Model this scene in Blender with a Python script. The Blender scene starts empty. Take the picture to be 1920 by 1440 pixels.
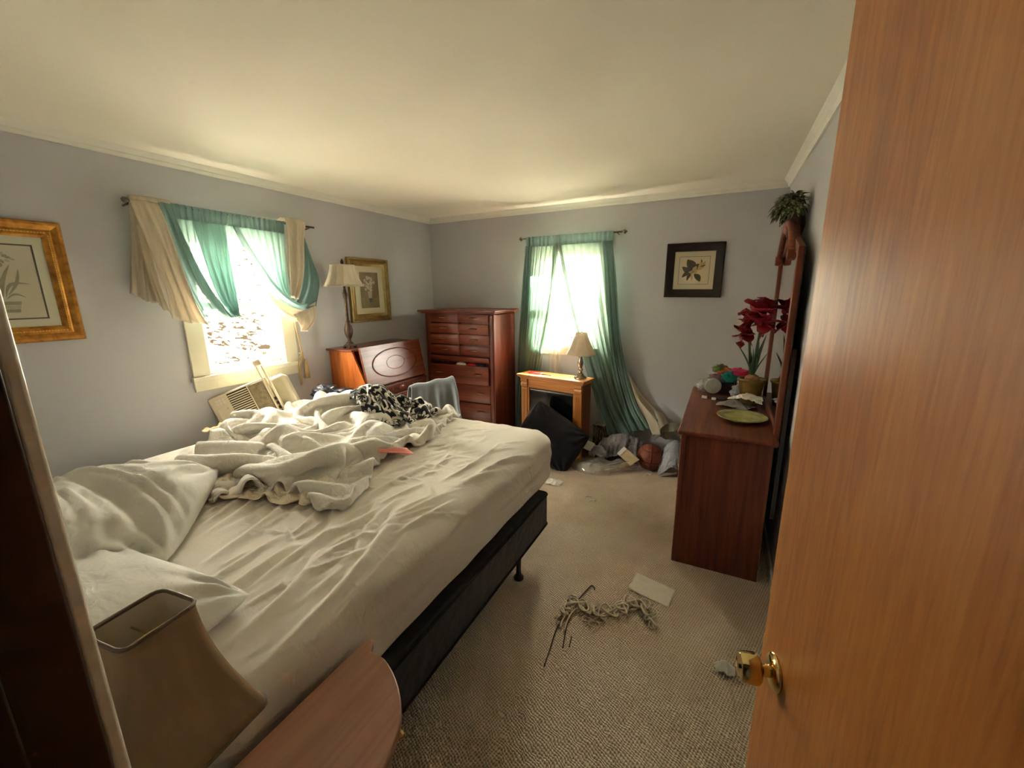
import bpy, bmesh, math, random
import numpy as np
from mathutils import Vector, Matrix, noise as mnoise
R_ = math.radians
PI = math.pi
random.seed(7)
scene = bpy.context.scene
C = scene.collection

# ------------------------------------------------------------------ camera
cam_d = bpy.data.cameras.new('camera')
cam = bpy.data.objects.new('camera', cam_d)
C.objects.link(cam)
cam_d.sensor_fit = 'HORIZONTAL'
cam_d.sensor_width = 36.0
cam_d.lens = 14.533
cam_d.clip_start = 0.02
yaw, pitch, roll = R_(-27.0247), R_(-12.593), R_(-0.6609)
fw = Vector((math.sin(yaw) * math.cos(pitch), math.cos(yaw) * math.cos(pitch), math.sin(pitch)))
rt = Vector((math.cos(yaw), -math.sin(yaw), 0))
up = rt.cross(fw)
rt2 = math.cos(roll) * rt + math.sin(roll) * up
up2 = -math.sin(roll) * rt + math.cos(roll) * up
m = Matrix((rt2, up2, -fw)).transposed().to_4x4()
m.translation = (3.09, -4.03, 1.60)
cam.matrix_world = m
scene.camera = cam

# ------------------------------------------------------------------ world, sun, exposure
world = bpy.data.worlds.new('sky')
scene.world = world
world.use_nodes = True
bg = world.node_tree.nodes['Background']
bg.inputs[0].default_value = (1.0, 0.94, 0.82, 1)
bg.inputs[1].default_value = 21.0
sun_d = bpy.data.lights.new('sun', 'SUN')
sun_d.energy = 60.0
sun_d.angle = R_(0.6)
sun_d.color = (1.0, 0.93, 0.82)
sun = bpy.data.objects.new('sun', sun_d)
C.objects.link(sun)
sun.rotation_euler = (R_(-38), R_(40), 0)
scene.view_settings.view_transform = 'Standard'
scene.view_settings.look = 'None'
scene.view_settings.exposure = 2.08
scene.view_settings.gamma = 1.0
scene.cycles.max_bounces = 8
scene.cycles.diffuse_bounces = 4
scene.cycles.glossy_bounces = 3
scene.cycles.transparent_max_bounces = 12
scene.view_settings.use_curve_mapping = False
def portal(name, loc, rot, sx, sy):
    d = bpy.data.lights.new(name, 'AREA')
    d.shape = 'RECTANGLE'; d.size = sx; d.size_y = sy
    d.cycles.is_portal = True
    o = bpy.data.objects.new(name, d); C.objects.link(o)
    o.location = loc; o.rotation_euler = rot
portal('left_window_sky_portal', (-0.16, -2.22, 1.53), (0, R_(-90), 0), 0.92, 0.58)
portal('back_window_sky_portal', (1.70, 0.16, 1.53), (R_(-90), 0, 0), 0.66, 0.92)

# ------------------------------------------------------------------ materials
def lin(c):
    return c / 12.92 if c <= 0.04045 else ((c + 0.055) / 1.055) ** 2.4
def col(h):
    h = h.lstrip('#')
    return tuple(lin(int(h[i:i + 2], 16) / 255) for i in (0, 2, 4)) + (1,)
class NT:
    def __init__(s, name):
        s.m = bpy.data.materials.new(name); s.m.use_nodes = True
        s.t = s.m.node_tree; s.b = s.t.nodes['Principled BSDF']; s.out = s.t.nodes['Material Output']
    def n(s, kind, **k):
        nd = s.t.nodes.new(kind)
        for a, v in k.items():
            if a.startswith('i_'): nd.inputs[a[2:].replace('_', ' ')].default_value = v
            else: setattr(nd, a, v)
        return nd
    def l(s, a, b): s.t.links.new(a, b)
    def math(s, op, a, b=None, clamp=False):
        nd = s.t.nodes.new('ShaderNodeMath'); nd.operation = op; nd.use_clamp = clamp
        for i, v in enumerate((a, b)):
            if v is None: continue
            if isinstance(v, (int, float)): nd.inputs[i].default_value = v
            else: s.l(v, nd.inputs[i])
        return nd.outputs[0]
    def coord(s, scale=(1, 1, 1), out='Object', rot=(0, 0, 0)):
        tc = s.n('ShaderNodeTexCoord'); mp = s.n('ShaderNodeMapping')
        mp.inputs['Scale'].default_value = scale; mp.inputs['Rotation'].default_value = rot
        s.l(tc.outputs[out], mp.inputs[0]); return mp.outputs[0]
    def noise(s, vec, scale, detail=4, rough=.55, dist=0):
        nd = s.n('ShaderNodeTexNoise'); nd.inputs['Scale'].default_value = scale
        nd.inputs['Detail'].default_value = detail; nd.inputs['Roughness'].default_value = rough
        nd.inputs['Distortion'].default_value = dist
        if vec is not None: s.l(vec, nd.inputs['Vector'])
        return nd.outputs['Fac']
    def ramp(s, fac, stops, interp='LINEAR'):
        nd = s.n('ShaderNodeValToRGB'); cr = nd.color_ramp; cr.interpolation = interp
        while len(cr.elements) < len(stops): cr.elements.new(0.5)
        for e, (p, c) in zip(cr.elements, stops):
            e.position = p; e.color = col(c) if isinstance(c, str) else c
        s.l(fac, nd.inputs[0]); return nd.outputs[0]
    def mix(s, fac, a, b, mode='MIX'):
        nd = s.n('ShaderNodeMix', data_type='RGBA', blend_type=mode)
        for i, v in ((0, fac), (6, a), (7, b)):
            if isinstance(v, (int, float)): nd.inputs[i].default_value = v
            elif isinstance(v, str): nd.inputs[i].default_value = col(v)
            elif isinstance(v, tuple): nd.inputs[i].default_value = v
            else: s.l(v, nd.inputs[i])
        return nd.outputs[2]
    def bump(s, h, strength=.3, dist=.002):
        nd = s.n('ShaderNodeBump'); nd.inputs['Strength'].default_value = strength
        nd.inputs['Distance'].default_value = dist
        s.l(h, nd.inputs['Height']); s.l(nd.outputs[0], s.b.inputs['Normal']); return nd
    def base(s, c):
        if isinstance(c, str): s.b.inputs['Base Color'].default_value = col(c)
        elif isinstance(c, tuple): s.b.inputs['Base Color'].default_value = c
        else: s.l(c, s.b.inputs['Base Color'])
    def set(s, **k):
        nm = dict(rough='Roughness', metal='Metallic', spec='Specular IOR Level', coat='Coat Weight', trans='Transmission Weight',
                  ior='IOR', alpha='Alpha', sheen='Sheen Weight', sss='Subsurface Weight', coatr='Coat Roughness')
        for a, v in k.items(): s.b.inputs[nm[a]].default_value = v
        return s
def plain(name, c, rough=.6, var=.0, vscale=8, bump=0, bscale=200, bdist=.001, **k):
    s = NT(name)
    if var:
        v = s.noise(s.coord(), vscale, 5)
        r = col(c)
        d = tuple(x * (1 - var) for x in r[:3]) + (1,); li = tuple(min(1, x * (1 + var)) for x in r[:3]) + (1,)
        s.base(s.ramp(v, [(.3, d), (.7, li)]))
    else: s.base(c)
    s.set(rough=rough, **k)
    if bump: s.bump(s.noise(s.coord(), bscale, 3), bump, bdist)
    return s.m
def wood(name, dark, mid, light, axis='Z', rough=.35, fine=60, coat=.15, along=2.0):
    s = NT(name)
    sc = {'X': (along, fine, fine), 'Y': (fine, along, fine), 'Z': (fine, fine, along)}[axis]
    sc2 = {'X': (.6, 9, 9), 'Y': (9, .6, 9), 'Z': (9, 9, .6)}[axis]
    a = s.noise(s.coord(sc), 1.0, 6, .6, .4)
    b = s.noise(s.coord(sc2), 1.0, 4, .5, 1.2)
    f = s.math('ADD', s.math('MULTIPLY', a, .55), s.math('MULTIPLY', b, .45))
    s.base(s.ramp(f, [(.32, dark), (.5, mid), (.68, light)]))
    s.set(rough=rough, coat=coat, coatr=.25)
    s.bump(a, .12, .0006)
    return s.m
def fabric(name, c, c2=None, weave=900, rough=.9, bump=.25, var_scale=5, sheen=.15, crumple=0, csc=11):
    s = NT(name)
    if c2: s.base(s.ramp(s.noise(s.coord(), var_scale, 4), [(.35, c), (.7, c2)]))
    else: s.base(c)
    s.set(rough=rough, sheen=sheen, spec=.2)
    h = s.noise(s.coord(), weave, 2)
    if crumple:
        r = s.math('ABSOLUTE', s.math('SUBTRACT', s.noise(s.coord(), csc, 3, .5, 1.2), .5))
        r2 = s.math('ABSOLUTE', s.math('SUBTRACT', s.noise(s.coord((1, 1.6, 1)), csc * 2.3, 2, .5, .8), .5))
        h = s.math('ADD', s.math('MULTIPLY', s.math('ADD', r, s.math('MULTIPLY', r2, .5)), -crumple), s.math('MULTIPLY', h, .08))
        s.bump(h, .8, .02)
    else: s.bump(h, bump, .0008)
    return s.m
def sheer(name, c, alpha=.45, transl=.6):
    s = NT(name); t = s.t
    t.nodes.remove(s.b)
    dif = s.n('ShaderNodeBsdfDiffuse'); tr = s.n('ShaderNodeBsdfTranslucent'); tp = s.n('ShaderNodeBsdfTransparent')
    cc = s.ramp(s.noise(s.coord((40, 40, 2)), 1, 3), [(.3, tuple(x * .85 for x in col(c)[:3]) + (1,)), (.7, c)])
    s.l(cc, dif.inputs[0]); s.l(cc, tr.inputs[0])
    tp.inputs[0].default_value = tuple(x ** .5 for x in col(c)[:3]) + (1,)
    m1 = s.n('ShaderNodeMixShader'); m1.inputs[0].default_value = transl
    s.l(dif.outputs[0], m1.inputs[1]); s.l(tr.outputs[0], m1.inputs[2])
    m2 = s.n('ShaderNodeMixShader'); m2.inputs[0].default_value = alpha
    s.l(tp.outputs[0], m2.inputs[1]); s.l(m1.outputs[0], m2.inputs[2])
    s.l(m2.outputs[0], s.out.inputs[0])
    return s.m

M = {}
# walls: lavender-grey matte paint
def wallpaint():
    s = NT('wall_paint')
    v = s.noise(s.coord(), 1.3, 4)
    s.base(s.ramp(v, [(.3, '#b8b7ba'), (.7, '#c0bfc2')]))
    s.set(rough=.72, spec=.35)
    s.bump(s.noise(s.coord(), 140, 3), .12, .001)
    return s.m
M['wall'] = wallpaint()
def ceilpaint():
    s = NT('ceiling_paint')
    c = s.coord()
    a = s.noise(c, .9, 4); b = s.noise(c, 3.5, 6, .65)
    stain = s.ramp(b, [(.70, (0, 0, 0, 1)), (.8, (1, 1, 1, 1))])
    base = s.ramp(a, [(.3, '#e9e3d2'), (.7, '#efeadc')])
    s.base(s.mix(s.math('MULTIPLY', stain, .25), base, '#b9a788'))
    s.set(rough=.9, spec=.2)
    s.bump(s.noise(c, 90, 4), .15, .0015)
    return s.m
M['ceiling'] = ceilpaint()
M['trim'] = plain('trim_paint', '#e2dfd3', .5, .05, 6)
def carpet():
    s = NT('berber_carpet')
    tc = s.n('ShaderNodeTexCoord'); sep = s.n('ShaderNodeSeparateXYZ'); s.l(tc.outputs['Object'], sep.inputs[0])
    x, y = sep.outputs[0], sep.outputs[1]
    wob = s.noise(tc.outputs['Object'], 22, 3)
    k = 2 * PI / 0.0155
    a = s.math('SINE', s.math('ADD', s.math('MULTIPLY', s.math('ADD', x, s.math('MULTIPLY', y, .45)), k), s.math('MULTIPLY', wob, 11.0)))
    b = s.math('SINE', s.math('ADD', s.math('MULTIPLY', s.math('SUBTRACT', y, s.math('MULTIPLY', x, .45)), k * .85), s.math('MULTIPLY', wob, 11.0)))
    h = s.math('MULTIPLY', s.math('ADD', s.math('MULTIPLY', a, b), 1.0), .5)
    fuzz = s.noise(tc.outputs['Object'], 420, 3)
    h2 = s.math('ADD', h, s.math('MULTIPLY', fuzz, .5))
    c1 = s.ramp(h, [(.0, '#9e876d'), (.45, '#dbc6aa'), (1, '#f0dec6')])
    big = s.noise(tc.outputs['Object'], 2.3, 5, .6)
    dirt = s.ramp(big, [(.35, '#d2c6b4'), (.6, '#ffffff')])
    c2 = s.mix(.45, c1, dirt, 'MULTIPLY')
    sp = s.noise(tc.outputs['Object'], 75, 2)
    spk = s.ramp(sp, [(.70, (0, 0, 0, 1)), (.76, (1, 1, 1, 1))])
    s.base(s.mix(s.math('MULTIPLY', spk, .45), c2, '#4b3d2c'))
    s.set(rough=.95, spec=.1, sheen=.2)
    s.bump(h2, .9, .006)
    return s.m
M['carpet'] = carpet()
M['cherry'] = wood('cherry_wood', '#3b160a', '#6a2c15', '#86411f', 'Z', .46, 55, .04)
M['cherry_x'] = wood('cherry_wood_crosswise', '#3f180b', '#6f3018', '#8c4622', 'X', .44, 55, .04)
M['cherry_y'] = wood('cherry_wood_lengthwise', '#3f180b', '#6c2f18', '#87431f', 'Y', .46, 55, .04)
M['desk_side'] = wood('desk_side_wood', '#6b2f0e', '#a5571d', '#c07128', 'Z', .35, 30)
M['desk'] = wood('desk_wood', '#40190d', '#6f3520', '#8a4a2e', 'Y', .32, 45)
M['oak'] = wood('oak_veneer', '#9a5a1d', '#c07c33', '#d59a50', 'X', .38, 70)
M['oak_v'] = wood('oak_veneer_upright', '#9a5a1d', '#bd7a31', '#d0934a', 'Z', .38, 70)
M['door'] = wood('stained_door_veneer', '#8d5123', '#ab6b30', '#bd7f3d', 'Z', .36, 120, .2, 9.0)
M['jamb'] = wood('dark_stained_jamb', '#1c0c08', '#2b140d', '#3a1d12', 'Z', .28, 60, .3)
M['nightstand'] = wood('nightstand_wood', '#7d4f34', '#946143', '#a26e4c', 'Y', .4, 40)
M['brass'] = plain('polished_brass', '#e8cf8e', .12, metal=1.0)
M['pewter'] = plain('brushed_nickel', '#b7b1a2', .22, metal=1.0)
M['black'] = plain('black_plastic', '#141414', .5)
M['blackfab'] = fabric('black_quilted_ticking', '#17171a', '#222226', 700)
M['sheet'] = fabric('cream_fitted_sheet', '#e9e0ce', '#f0e8d9', 1200, .85, .12, 2, .15, .5, 9)
M['comforter'] = fabric('white_comforter_cotton', '#e2dccd', '#ebe6d9', 1200, .85, .12, 4, .15, 1.0, 10)
M['pillowcase'] = fabric('pale_pillowcase', '#e2dfd0', '#eae8dc', 1200, .85, .12, 3, .15, .6, 8)
M['shade_in'] = fabric('cream_shade_linen', '#d8cdb4', None, 900, .85)
M['teal'] = sheer('teal_sheer_voile', '#8fb0a8', .93, .4)
M['teal_dense'] = sheer('teal_voile_doubled', '#7d9894', .95, .3)
M['lining'] = sheer('beige_lining_cloth', '#ddd2bd', .97, .3)
M['teal_back'] = sheer('teal_voile_back_window', '#8ea596', .985, .24)
M['white_sheer'] = sheer('white_sheer', '#e9e6da', .6, .55)

# ------------------------------------------------------------------ mesh helpers
class MB:
    def __init__(s): s.v = []; s.f = []
    def add(s, vs, fs):
        o = len(s.v); s.v += [tuple(p) for p in vs]; s.f += [tuple(i + o for i in f) for f in fs]; return s
    def box(s, a, b, rz=0, c=None):
        x0, y0, z0 = a; x1, y1, z1 = b
        vs = [(x0, y0, z0), (x1, y0, z0), (x1, y1, z0), (x0, y1, z0), (x0, y0, z1), (x1, y0, z1), (x1, y1, z1), (x0, y1, z1)]
        return s.add(vs, [(0, 3, 2, 1), (4, 5, 6, 7), (0, 1, 5, 4), (1, 2, 6, 5), (2, 3, 7, 6), (3, 0, 4, 7)])
    def prism(s, pts, z0, z1, axis='Z'):
        n = len(pts)
        def mk(p, t):
            return {'Z': (p[0], p[1], t), 'Y': (p[0], t, p[1]), 'X': (t, p[0], p[1])}[axis]
        vs = [mk(p, z0) for p in pts] + [mk(p, z1) for p in pts]
        fs = [tuple(range(n))[::-1], tuple(range(n, 2 * n))] + [(i, (i + 1) % n, n + (i + 1) % n, n + i) for i in range(n)]
        return s.add(vs, fs)
    def lathe(s, prof, c=(0, 0, 0), n=24, axis='Z', sx=1, sy=1, cap=True):
        vs = []; fs = []
        for r, z in prof:
            for i in range(n):
                a = 2 * PI * i / n
                p = (r * math.cos(a) * sx, r * math.sin(a) * sy, z)
                if axis == 'X': p = (p[2], p[0], p[1])
                if axis == 'Y': p = (p[0], p[2], p[1])
                vs.append((p[0] + c[0], p[1] + c[1], p[2] + c[2]))
        for k in range(len(prof) - 1):
            for i in range(n):
                j = (i + 1) % n
                fs.append((k * n + i, k * n + j, (k + 1) * n + j, (k + 1) * n + i))
        if cap:
            fs.append(tuple(range(n))[::-1]); fs.append(tuple((len(prof) - 1) * n + i for i in range(n)))
        return s.add(vs, fs)
    def tube(s, pts, r, n=8, cap=True):
        pts = [Vector(p) for p in pts]; N = len(pts); vs = []; fs = []
        rr = r if isinstance(r, (list, tuple)) else [r] * N
        prev = None
        for k in range(N):
            t = (pts[min(k + 1, N - 1)] - pts[max(k - 1, 0)]).normalized()
            if prev is None:
                ref = Vector((0, 0, 1)) if abs(t.z) < .9 else Vector((1, 0, 0))
                u = t.cross(ref).normalized()
            else: u = (prev - t * prev.dot(t)).normalized()
            prev = u; w = t.cross(u)
            for i in range(n):
                a = 2 * PI * i / n
                vs.append(pts[k] + (u * math.cos(a) + w * math.sin(a)) * rr[k])
        for k in range(N - 1):
            for i in range(n):
                j = (i + 1) % n
                fs.append((k * n + i, k * n + j, (k + 1) * n + j, (k + 1) * n + i))
        if cap: fs.append(tuple(range(n))[::-1]); fs.append(tuple((N - 1) * n + i for i in range(n)))
        return s.add(vs, fs)
    def grid(s, P):      # P: rows of points
        nu, nv = len(P), len(P[0])
        vs = [p for row in P for p in row]
        fs = [(i * nv + j, i * nv + j + 1, (i + 1) * nv + j + 1, (i + 1) * nv + j) for i in range(nu - 1) for j in range(nv - 1)]
        return s.add(vs, fs)
    def build(s, name, mat, parent=None, smooth=False, bevel=0, solid=0, sub=0, autos=None, seg=2):
        me = bpy.data.meshes.new(name); me.from_pydata([tuple(p) for p in s.v], [], s.f); me.update()
        bm = bmesh.new(); bm.from_mesh(me); bmesh.ops.recalc_face_normals(bm, faces=bm.faces); bm.to_mesh(me); bm.free()
        o = bpy.data.objects.new(name, me); C.objects.link(o)
        me.materials.append(M[mat] if isinstance(mat, str) else mat)
        if parent: o.parent = parent
        if smooth or bevel:
            for p in me.polygons: p.use_smooth = True
        if solid:
            md = o.modifiers.new('solid', 'SOLIDIFY'); md.thickness = solid; md.offset = 0
        if bevel:
            md = o.modifiers.new('bevel', 'BEVEL'); md.width = bevel; md.segments = seg; md.limit_method = 'ANGLE'; md.angle_limit = R_(40)
            md.harden_normals = True
        if sub:
            md = o.modifiers.new('sub', 'SUBSURF'); md.levels = sub; md.render_levels = sub
        if autos:
            set_sharp(me, autos)
        return o
def set_sharp(me, ang):
    bm = bmesh.new(); bm.from_mesh(me)
    for e in bm.edges:
        if len(e.link_faces) == 2 and e.calc_face_angle(0) > R_(ang): e.smooth = False
    bm.to_mesh(me); bm.free()
def tag(o, label, cat, group=None, kind=None):
    if label: o['label'] = label
    if cat: o['category'] = cat
    if group: o['group'] = group
    if kind: o['kind'] = kind
    return o
def thing(name, label, cat, loc=(0, 0, 0), rot=(0, 0, 0), group=None):
    o = bpy.data.objects.new(name, None); C.objects.link(o)
    o.empty_display_size = .05
    o.location = loc; o.rotation_euler = rot
    return tag(o, label, cat, group)
def struct(o): o['kind'] = 'structure'; return o
def box(name, mat, a, b, parent=None, bevel=0): return MB().box(a, b).build(name, mat, parent, bevel=bevel)
def cat_rom(pts, n):
    pts = [np.array(p, float) for p in pts]
    P = [2 * pts[0] - pts[1]] + pts + [2 * pts[-1] - pts[-2]]
    out = []
    segs = len(pts) - 1
    for k in range(n):
        t = k / (n - 1) * segs; i = min(int(t), segs - 1); t -= i
        a, b, c, d = P[i:i + 4]
        out.append(.5 * (2 * b + (c - a) * t + (2 * a - 5 * b + 4 * c - d) * t * t + (3 * b - a - 3 * c + d) * t ** 3))
    return out
def fbm(x, y, z=0, oct=4):
    v = 0; a = 1
    for _ in range(oct):
        v += a * mnoise.noise((x, y, z)); x *= 2; y *= 2; z *= 2; a *= .5
    return v

# ------------------------------------------------------------------ room shell
W, H, YN, T = 3.456, 2.41, -3.93, 0.14
def wall_with_hole(name, u0, u1, z0, z1, hu0, hu1, hz0, hz1, axis, t0, t1):
    b = MB()
    def bx(ua, ub, za, zb):
        if axis == 'X': b.box((t0, ua, za), (t1, ub, zb))
        else: b.box((ua, t0, za), (ub, t1, zb))
    bx(u0, hu0, z0, z1); bx(hu1, u1, z0, z1); bx(hu0, hu1, z0, hz0); bx(hu0, hu1, hz1, z1)
    return struct(b.build(name, 'wall'))
LW = (-2.50, -1.945, 1.075, 1.985)      # left window opening (Y0,Y1,z0,z1)
BW = (1.38, 2.02, 1.06, 1.985)          # back window opening (X0,X1,z0,z1)
wall_with_hole('wall_left', YN - T, T, 0, H + .05, LW[0], LW[1], LW[2], LW[3], 'X', -T, 0)
wall_with_hole('wall_back', 0, W, 0, H + .05, BW[0], BW[1], BW[2], BW[3], 'Y', 0, T)
struct(box('wall_right', 'wall', (W, YN - 1.6, 0), (W + T, T, H + .05)))
DX0, DX1 = 2.60, 3.40
b = MB(); b.box((0, YN - T, 0), (DX0 - .02, YN, H + .05)); b.box((DX1 + .02, YN - T, 0), (W, YN, H + .05)); b.box((DX0 - .02, YN - T, 2.06), (DX1 + .02, YN, H + .05))
struct(b.build('wall_near', 'wall'))
struct(box('floor', 'carpet', (-T, YN - 1.6, -.1), (W + T, T, 0)))
struct(box('ceiling', 'ceiling', (-T, YN - 1.6, H), (W + T, T, H + .12)))
# hallway behind the camera
struct(box('wall_hall_end', 'wall', (1.2, YN - 1.74, 0), (W + T, YN - 1.6, H)))
struct(box('wall_hall_side', 'wall', (1.2, YN - 1.6, 0), (1.34, YN - T, H)))
# cornice moulding
def cornice(name, p0, p1, nrm):
    prof = [(0, 0), (.012, 0), (.016, .008), (.022, .016), (.022, .024), (.034, .036), (.044, .044), (.05, .05), (0, .05)]
    p0 = Vector(p0); p1 = Vector(p1); nrm = Vector(nrm); vs = []; n = len(prof)
    for p in (p0, p1):
        sgn = 0
        for a, z in prof: vs.append(p + nrm * a + Vector((0, 0, H - .05 + z)))
    fs = [tuple(range(n)), tuple(range(n, 2 * n))[::-1]] + [(i, (i + 1) % n, n + (i + 1) % n, n + i) for i in range(n)]
    return struct(MB().add(vs, fs).build(name, 'trim'))
cornice('trim_1', (0, YN, 0), (0, 0, 0), (1, 0, 0))
cornice('trim_2', (0, 0, 0), (W, 0, 0), (0, -1, 0))
cornice('trim_3', (W, YN, 0), (W, 0, 0), (-1, 0, 0))
cornice('trim_4', (0, YN, 0), (W, YN, 0), (0, 1, 0))
for nm, a, bb in (('baseboard_left', (0, YN, 0), (.014, 0, .085)), ('baseboard_back', (.014, -.014, 0), (W - .014, 0, .085)), ('baseboard_right', (W - .014, YN + .03, 0), (W, 0, .085))):
    struct(box(nm, 'trim', a, bb, bevel=.004))
# windows: double hung, cream trim
M['vinyl'] = plain('white_vinyl_sash', '#e3e1d8', .35)
M['cream'] = plain('cream_window_trim', '#d8d3bb', .45, .04, 5)
gl = NT('window_glass'); gl.t.nodes.remove(gl.b)
_t = gl.n('ShaderNodeBsdfTransparent'); _g = gl.n('ShaderNodeBsdfGlossy'); _m = gl.n('ShaderNodeMixShader')
_g.inputs['Roughness'].default_value = .02; _m.inputs[0].default_value = .05
gl.l(_t.outputs[0], _m.inputs[1]); gl.l(_g.outputs[0], _m.inputs[2]); gl.l(_m.outputs[0], gl.out.inputs[0])
M['glass'] = gl.m
def window(name, axis, o):
    u0, u1, z0, z1 = o
    root = bpy.data.objects.new(name, None); C.objects.link(root); root['kind'] = 'structure'
    def bx(nm, mat, ua, ub, za, zb, ta, tb, bevel=.003, par=root):
        # t: distance into the room (+) or out (-)
        if axis == 'X': a, c = (ta, ua, za), (tb, ub, zb)
        else: a, c = (ua, -tb, za), (ub, -ta, zb)
        return box(nm, mat, a, c, par, bevel)
    cw = .105 if axis == 'X' else .09
    bx('casing', 'cream', u0 - cw, u0, z0 - .035, z1 + .09, .0, .018)
    bx('casing', 'cream', u1, u1 + cw, z0 - .035, z1 + .09, .0, .018)
    bx('casing', 'cream', u0 - cw, u1 + cw, z1, z1 + .09, .0005, .0185)
    bx('window_sill', 'cream', u0 - cw - .01, u1 + cw + .01, z0 - .038, z0 - .005, -.02, .035)
    bx('apron', 'cream', u0 - cw, u1 + cw, z0 - .105, z0 - .038, .0, .016)
    for a, c in ((u0 - .001, u0 + .012), (u1 - .012, u1 + .001)): bx('jamb_liner', 'vinyl', a, c, z0, z1, -.13, -.0)
    bx('head_jamb', 'vinyl', u0, u1, z1 - .012, z1, -.13, 0)
    bx('stool', 'vinyl', u0, u1, z0 - .006, z0 + .012, -.13, -.001)
    zm = (z0 + z1) / 2
    for nm, za, zb, ta, tb in (('lower_sash', z0 + .012, zm + .018, -.062, -.032), ('upper_sash', zm - .018, z1 - .012, -.096, -.066)):
        b = MB()
        def q(ua, ub, zc, zd):
            if axis == 'X': b.box((ta, ua, zc), (tb, ub, zd))
            else: b.box((ua, -tb, zc), (ub, -ta, zd))
        ua, ub = u0 + .012, u1 - .012
        q(ua, ua + .032, za, zb); q(ub - .032, ub, za, zb); q(ua + .032, ub - .032, za, za + .034); q(ua + .032, ub - .032, zb - .034, zb)
        fr = b.build(nm, 'vinyl', root)
        bx('pane', 'glass', ua + .03, ub - .03, za + .03, zb - .03, (ta + tb) / 2 - .002, (ta + tb) / 2 + .002, 0, fr)
    return root
window('window_1', 'X', LW)
window('window_2', 'Y', BW)

# ------------------------------------------------------------------ outdoors
def hillmat():
    s = NT('leaf_litter_ground'); c = s.coord()
    a = s.noise(c, 5.5, 3, .6, .8); b2 = s.noise(c, 1.2, 4)
    base = s.ramp(a, [(.45, '#0d0a06'), (.475, '#1a140b'), (.49, '#6f6552'), (.55, '#d6cfc0')])
    s.base(s.mix(s.ramp(b2, [(.5, (0, 0, 0, 1)), (.7, (1, 1, 1, 1))]), base, s.mix(.5, base, '#d6cfc0')))
    s.set(rough=.95, spec=0)
    return s.m
M['hill'] = hillmat()
def hill(name, fn, u0, u1, d0, d1, nu, nd, label):
    P = [[fn(u0 + (u1 - u0) * i / nu, d0 + (d1 - d0) * (j / nd) ** 1.5) for j in range(nd + 1)] for i in range(nu + 1)]
    o = MB().grid(P).build(name, 'hill', smooth=True)
    return struct(o)
hill('ground_hillside', lambda u, d: (-d, u, -.45 + .30 * max(0, d - .8) + .10 * fbm(u * .5, d * .5)), -22, 16, .3, 34, 60, 50, '')
hill('ground_yard', lambda u, d: (u, d, -.5 + .16 * max(0, d - 1.5) + .10 * fbm(u * .5, d * .5 + 9)), -.3, 20, .3, 30, 60, 50, '')
M['bark'] = plain('bare_twig_bark', '#8a6c4a', .9, .2, 20)

# ------------------------------------------------------------------ door and door frame
jr = bpy.data.objects.new('trim_5', None); C.objects.link(jr); struct(jr)
box('jamb', 'jamb', (DX0 - .02, YN - T - .001, 0), (DX0, YN + .001, 2.06), jr, .003)
box('jamb', 'jamb', (DX1, YN - T - .001, 0), (DX1 + .02, YN + .001, 2.06), jr, .003)
box('head_jamb', 'jamb', (DX0 - .02, YN - T - .001, 2.04), (DX1 + .02, YN + .001, 2.06), jr, .003)
box('door_stop', 'jamb', (DX0, YN - .075, 0), (DX0 + .010, YN - .045, 2.04), jr, .003)
M['casing_glint'] = plain('cream_casing_glint', '#efe8d6', .2, .12, 40)  # pale cream paints in the window light glinting on the varnished casing edge
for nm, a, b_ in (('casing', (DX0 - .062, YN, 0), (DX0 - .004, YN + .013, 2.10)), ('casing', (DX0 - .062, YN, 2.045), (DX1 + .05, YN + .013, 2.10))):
    box(nm, 'casing_glint', a, b_, jr, .004)
hx, hy = 3.39, -3.925
ang = math.atan2(.973, -.230)
door = thing('door_1', 'open flat orange-brown wooden door with a brass knob at the right', 'door', (hx, hy, .012), (0, 0, ang))
door['kind'] = 'structure'
del door['category']
DWd = .755
box('door_slab', 'door', (0, -.035, 0), (DWd, 0, 2.02), door, .002)
kn = MB().lathe([(.0, 0), (.033, 0), (.034, .002), (.033, .005), (.026, .009), (.015, .011)], n=32).build('rose', 'brass', door, True)
kz = .912 - .012
for o in (kn,): o.location = (DWd - .068, 0, kz); o.rotation_euler = (R_(-90), 0, 0)
kb = MB().lathe([(.0, .008), (.011, .010), (.0105, .022), (.013, .025), (.022, .027), (.0265, .031), (.0275, .036), (.0265, .050), (.0255, .056), (.0235, .060), (.022, .0605), (.021, .0595), (.0, .0592)], n=32, cap=False).build('door_knob', 'brass', door, True, autos=35)
kb.location = (DWd - .068, 0, kz); kb.rotation_euler = (R_(-90), 0, 0)
MB().lathe([(0, .0590), (.004, .0592), (.004, .0615), (0, .0617)], n=12, cap=False).build('keyhole_button', 'black', kb, True)
for z in (.25, 1.0, 1.78):
    MB().lathe([(.0, 0), (.006, 0), (.006, .09), (0, .09)], (0, .006, z - .045), n=10).build('hinge', 'brass', door, True)

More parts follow.
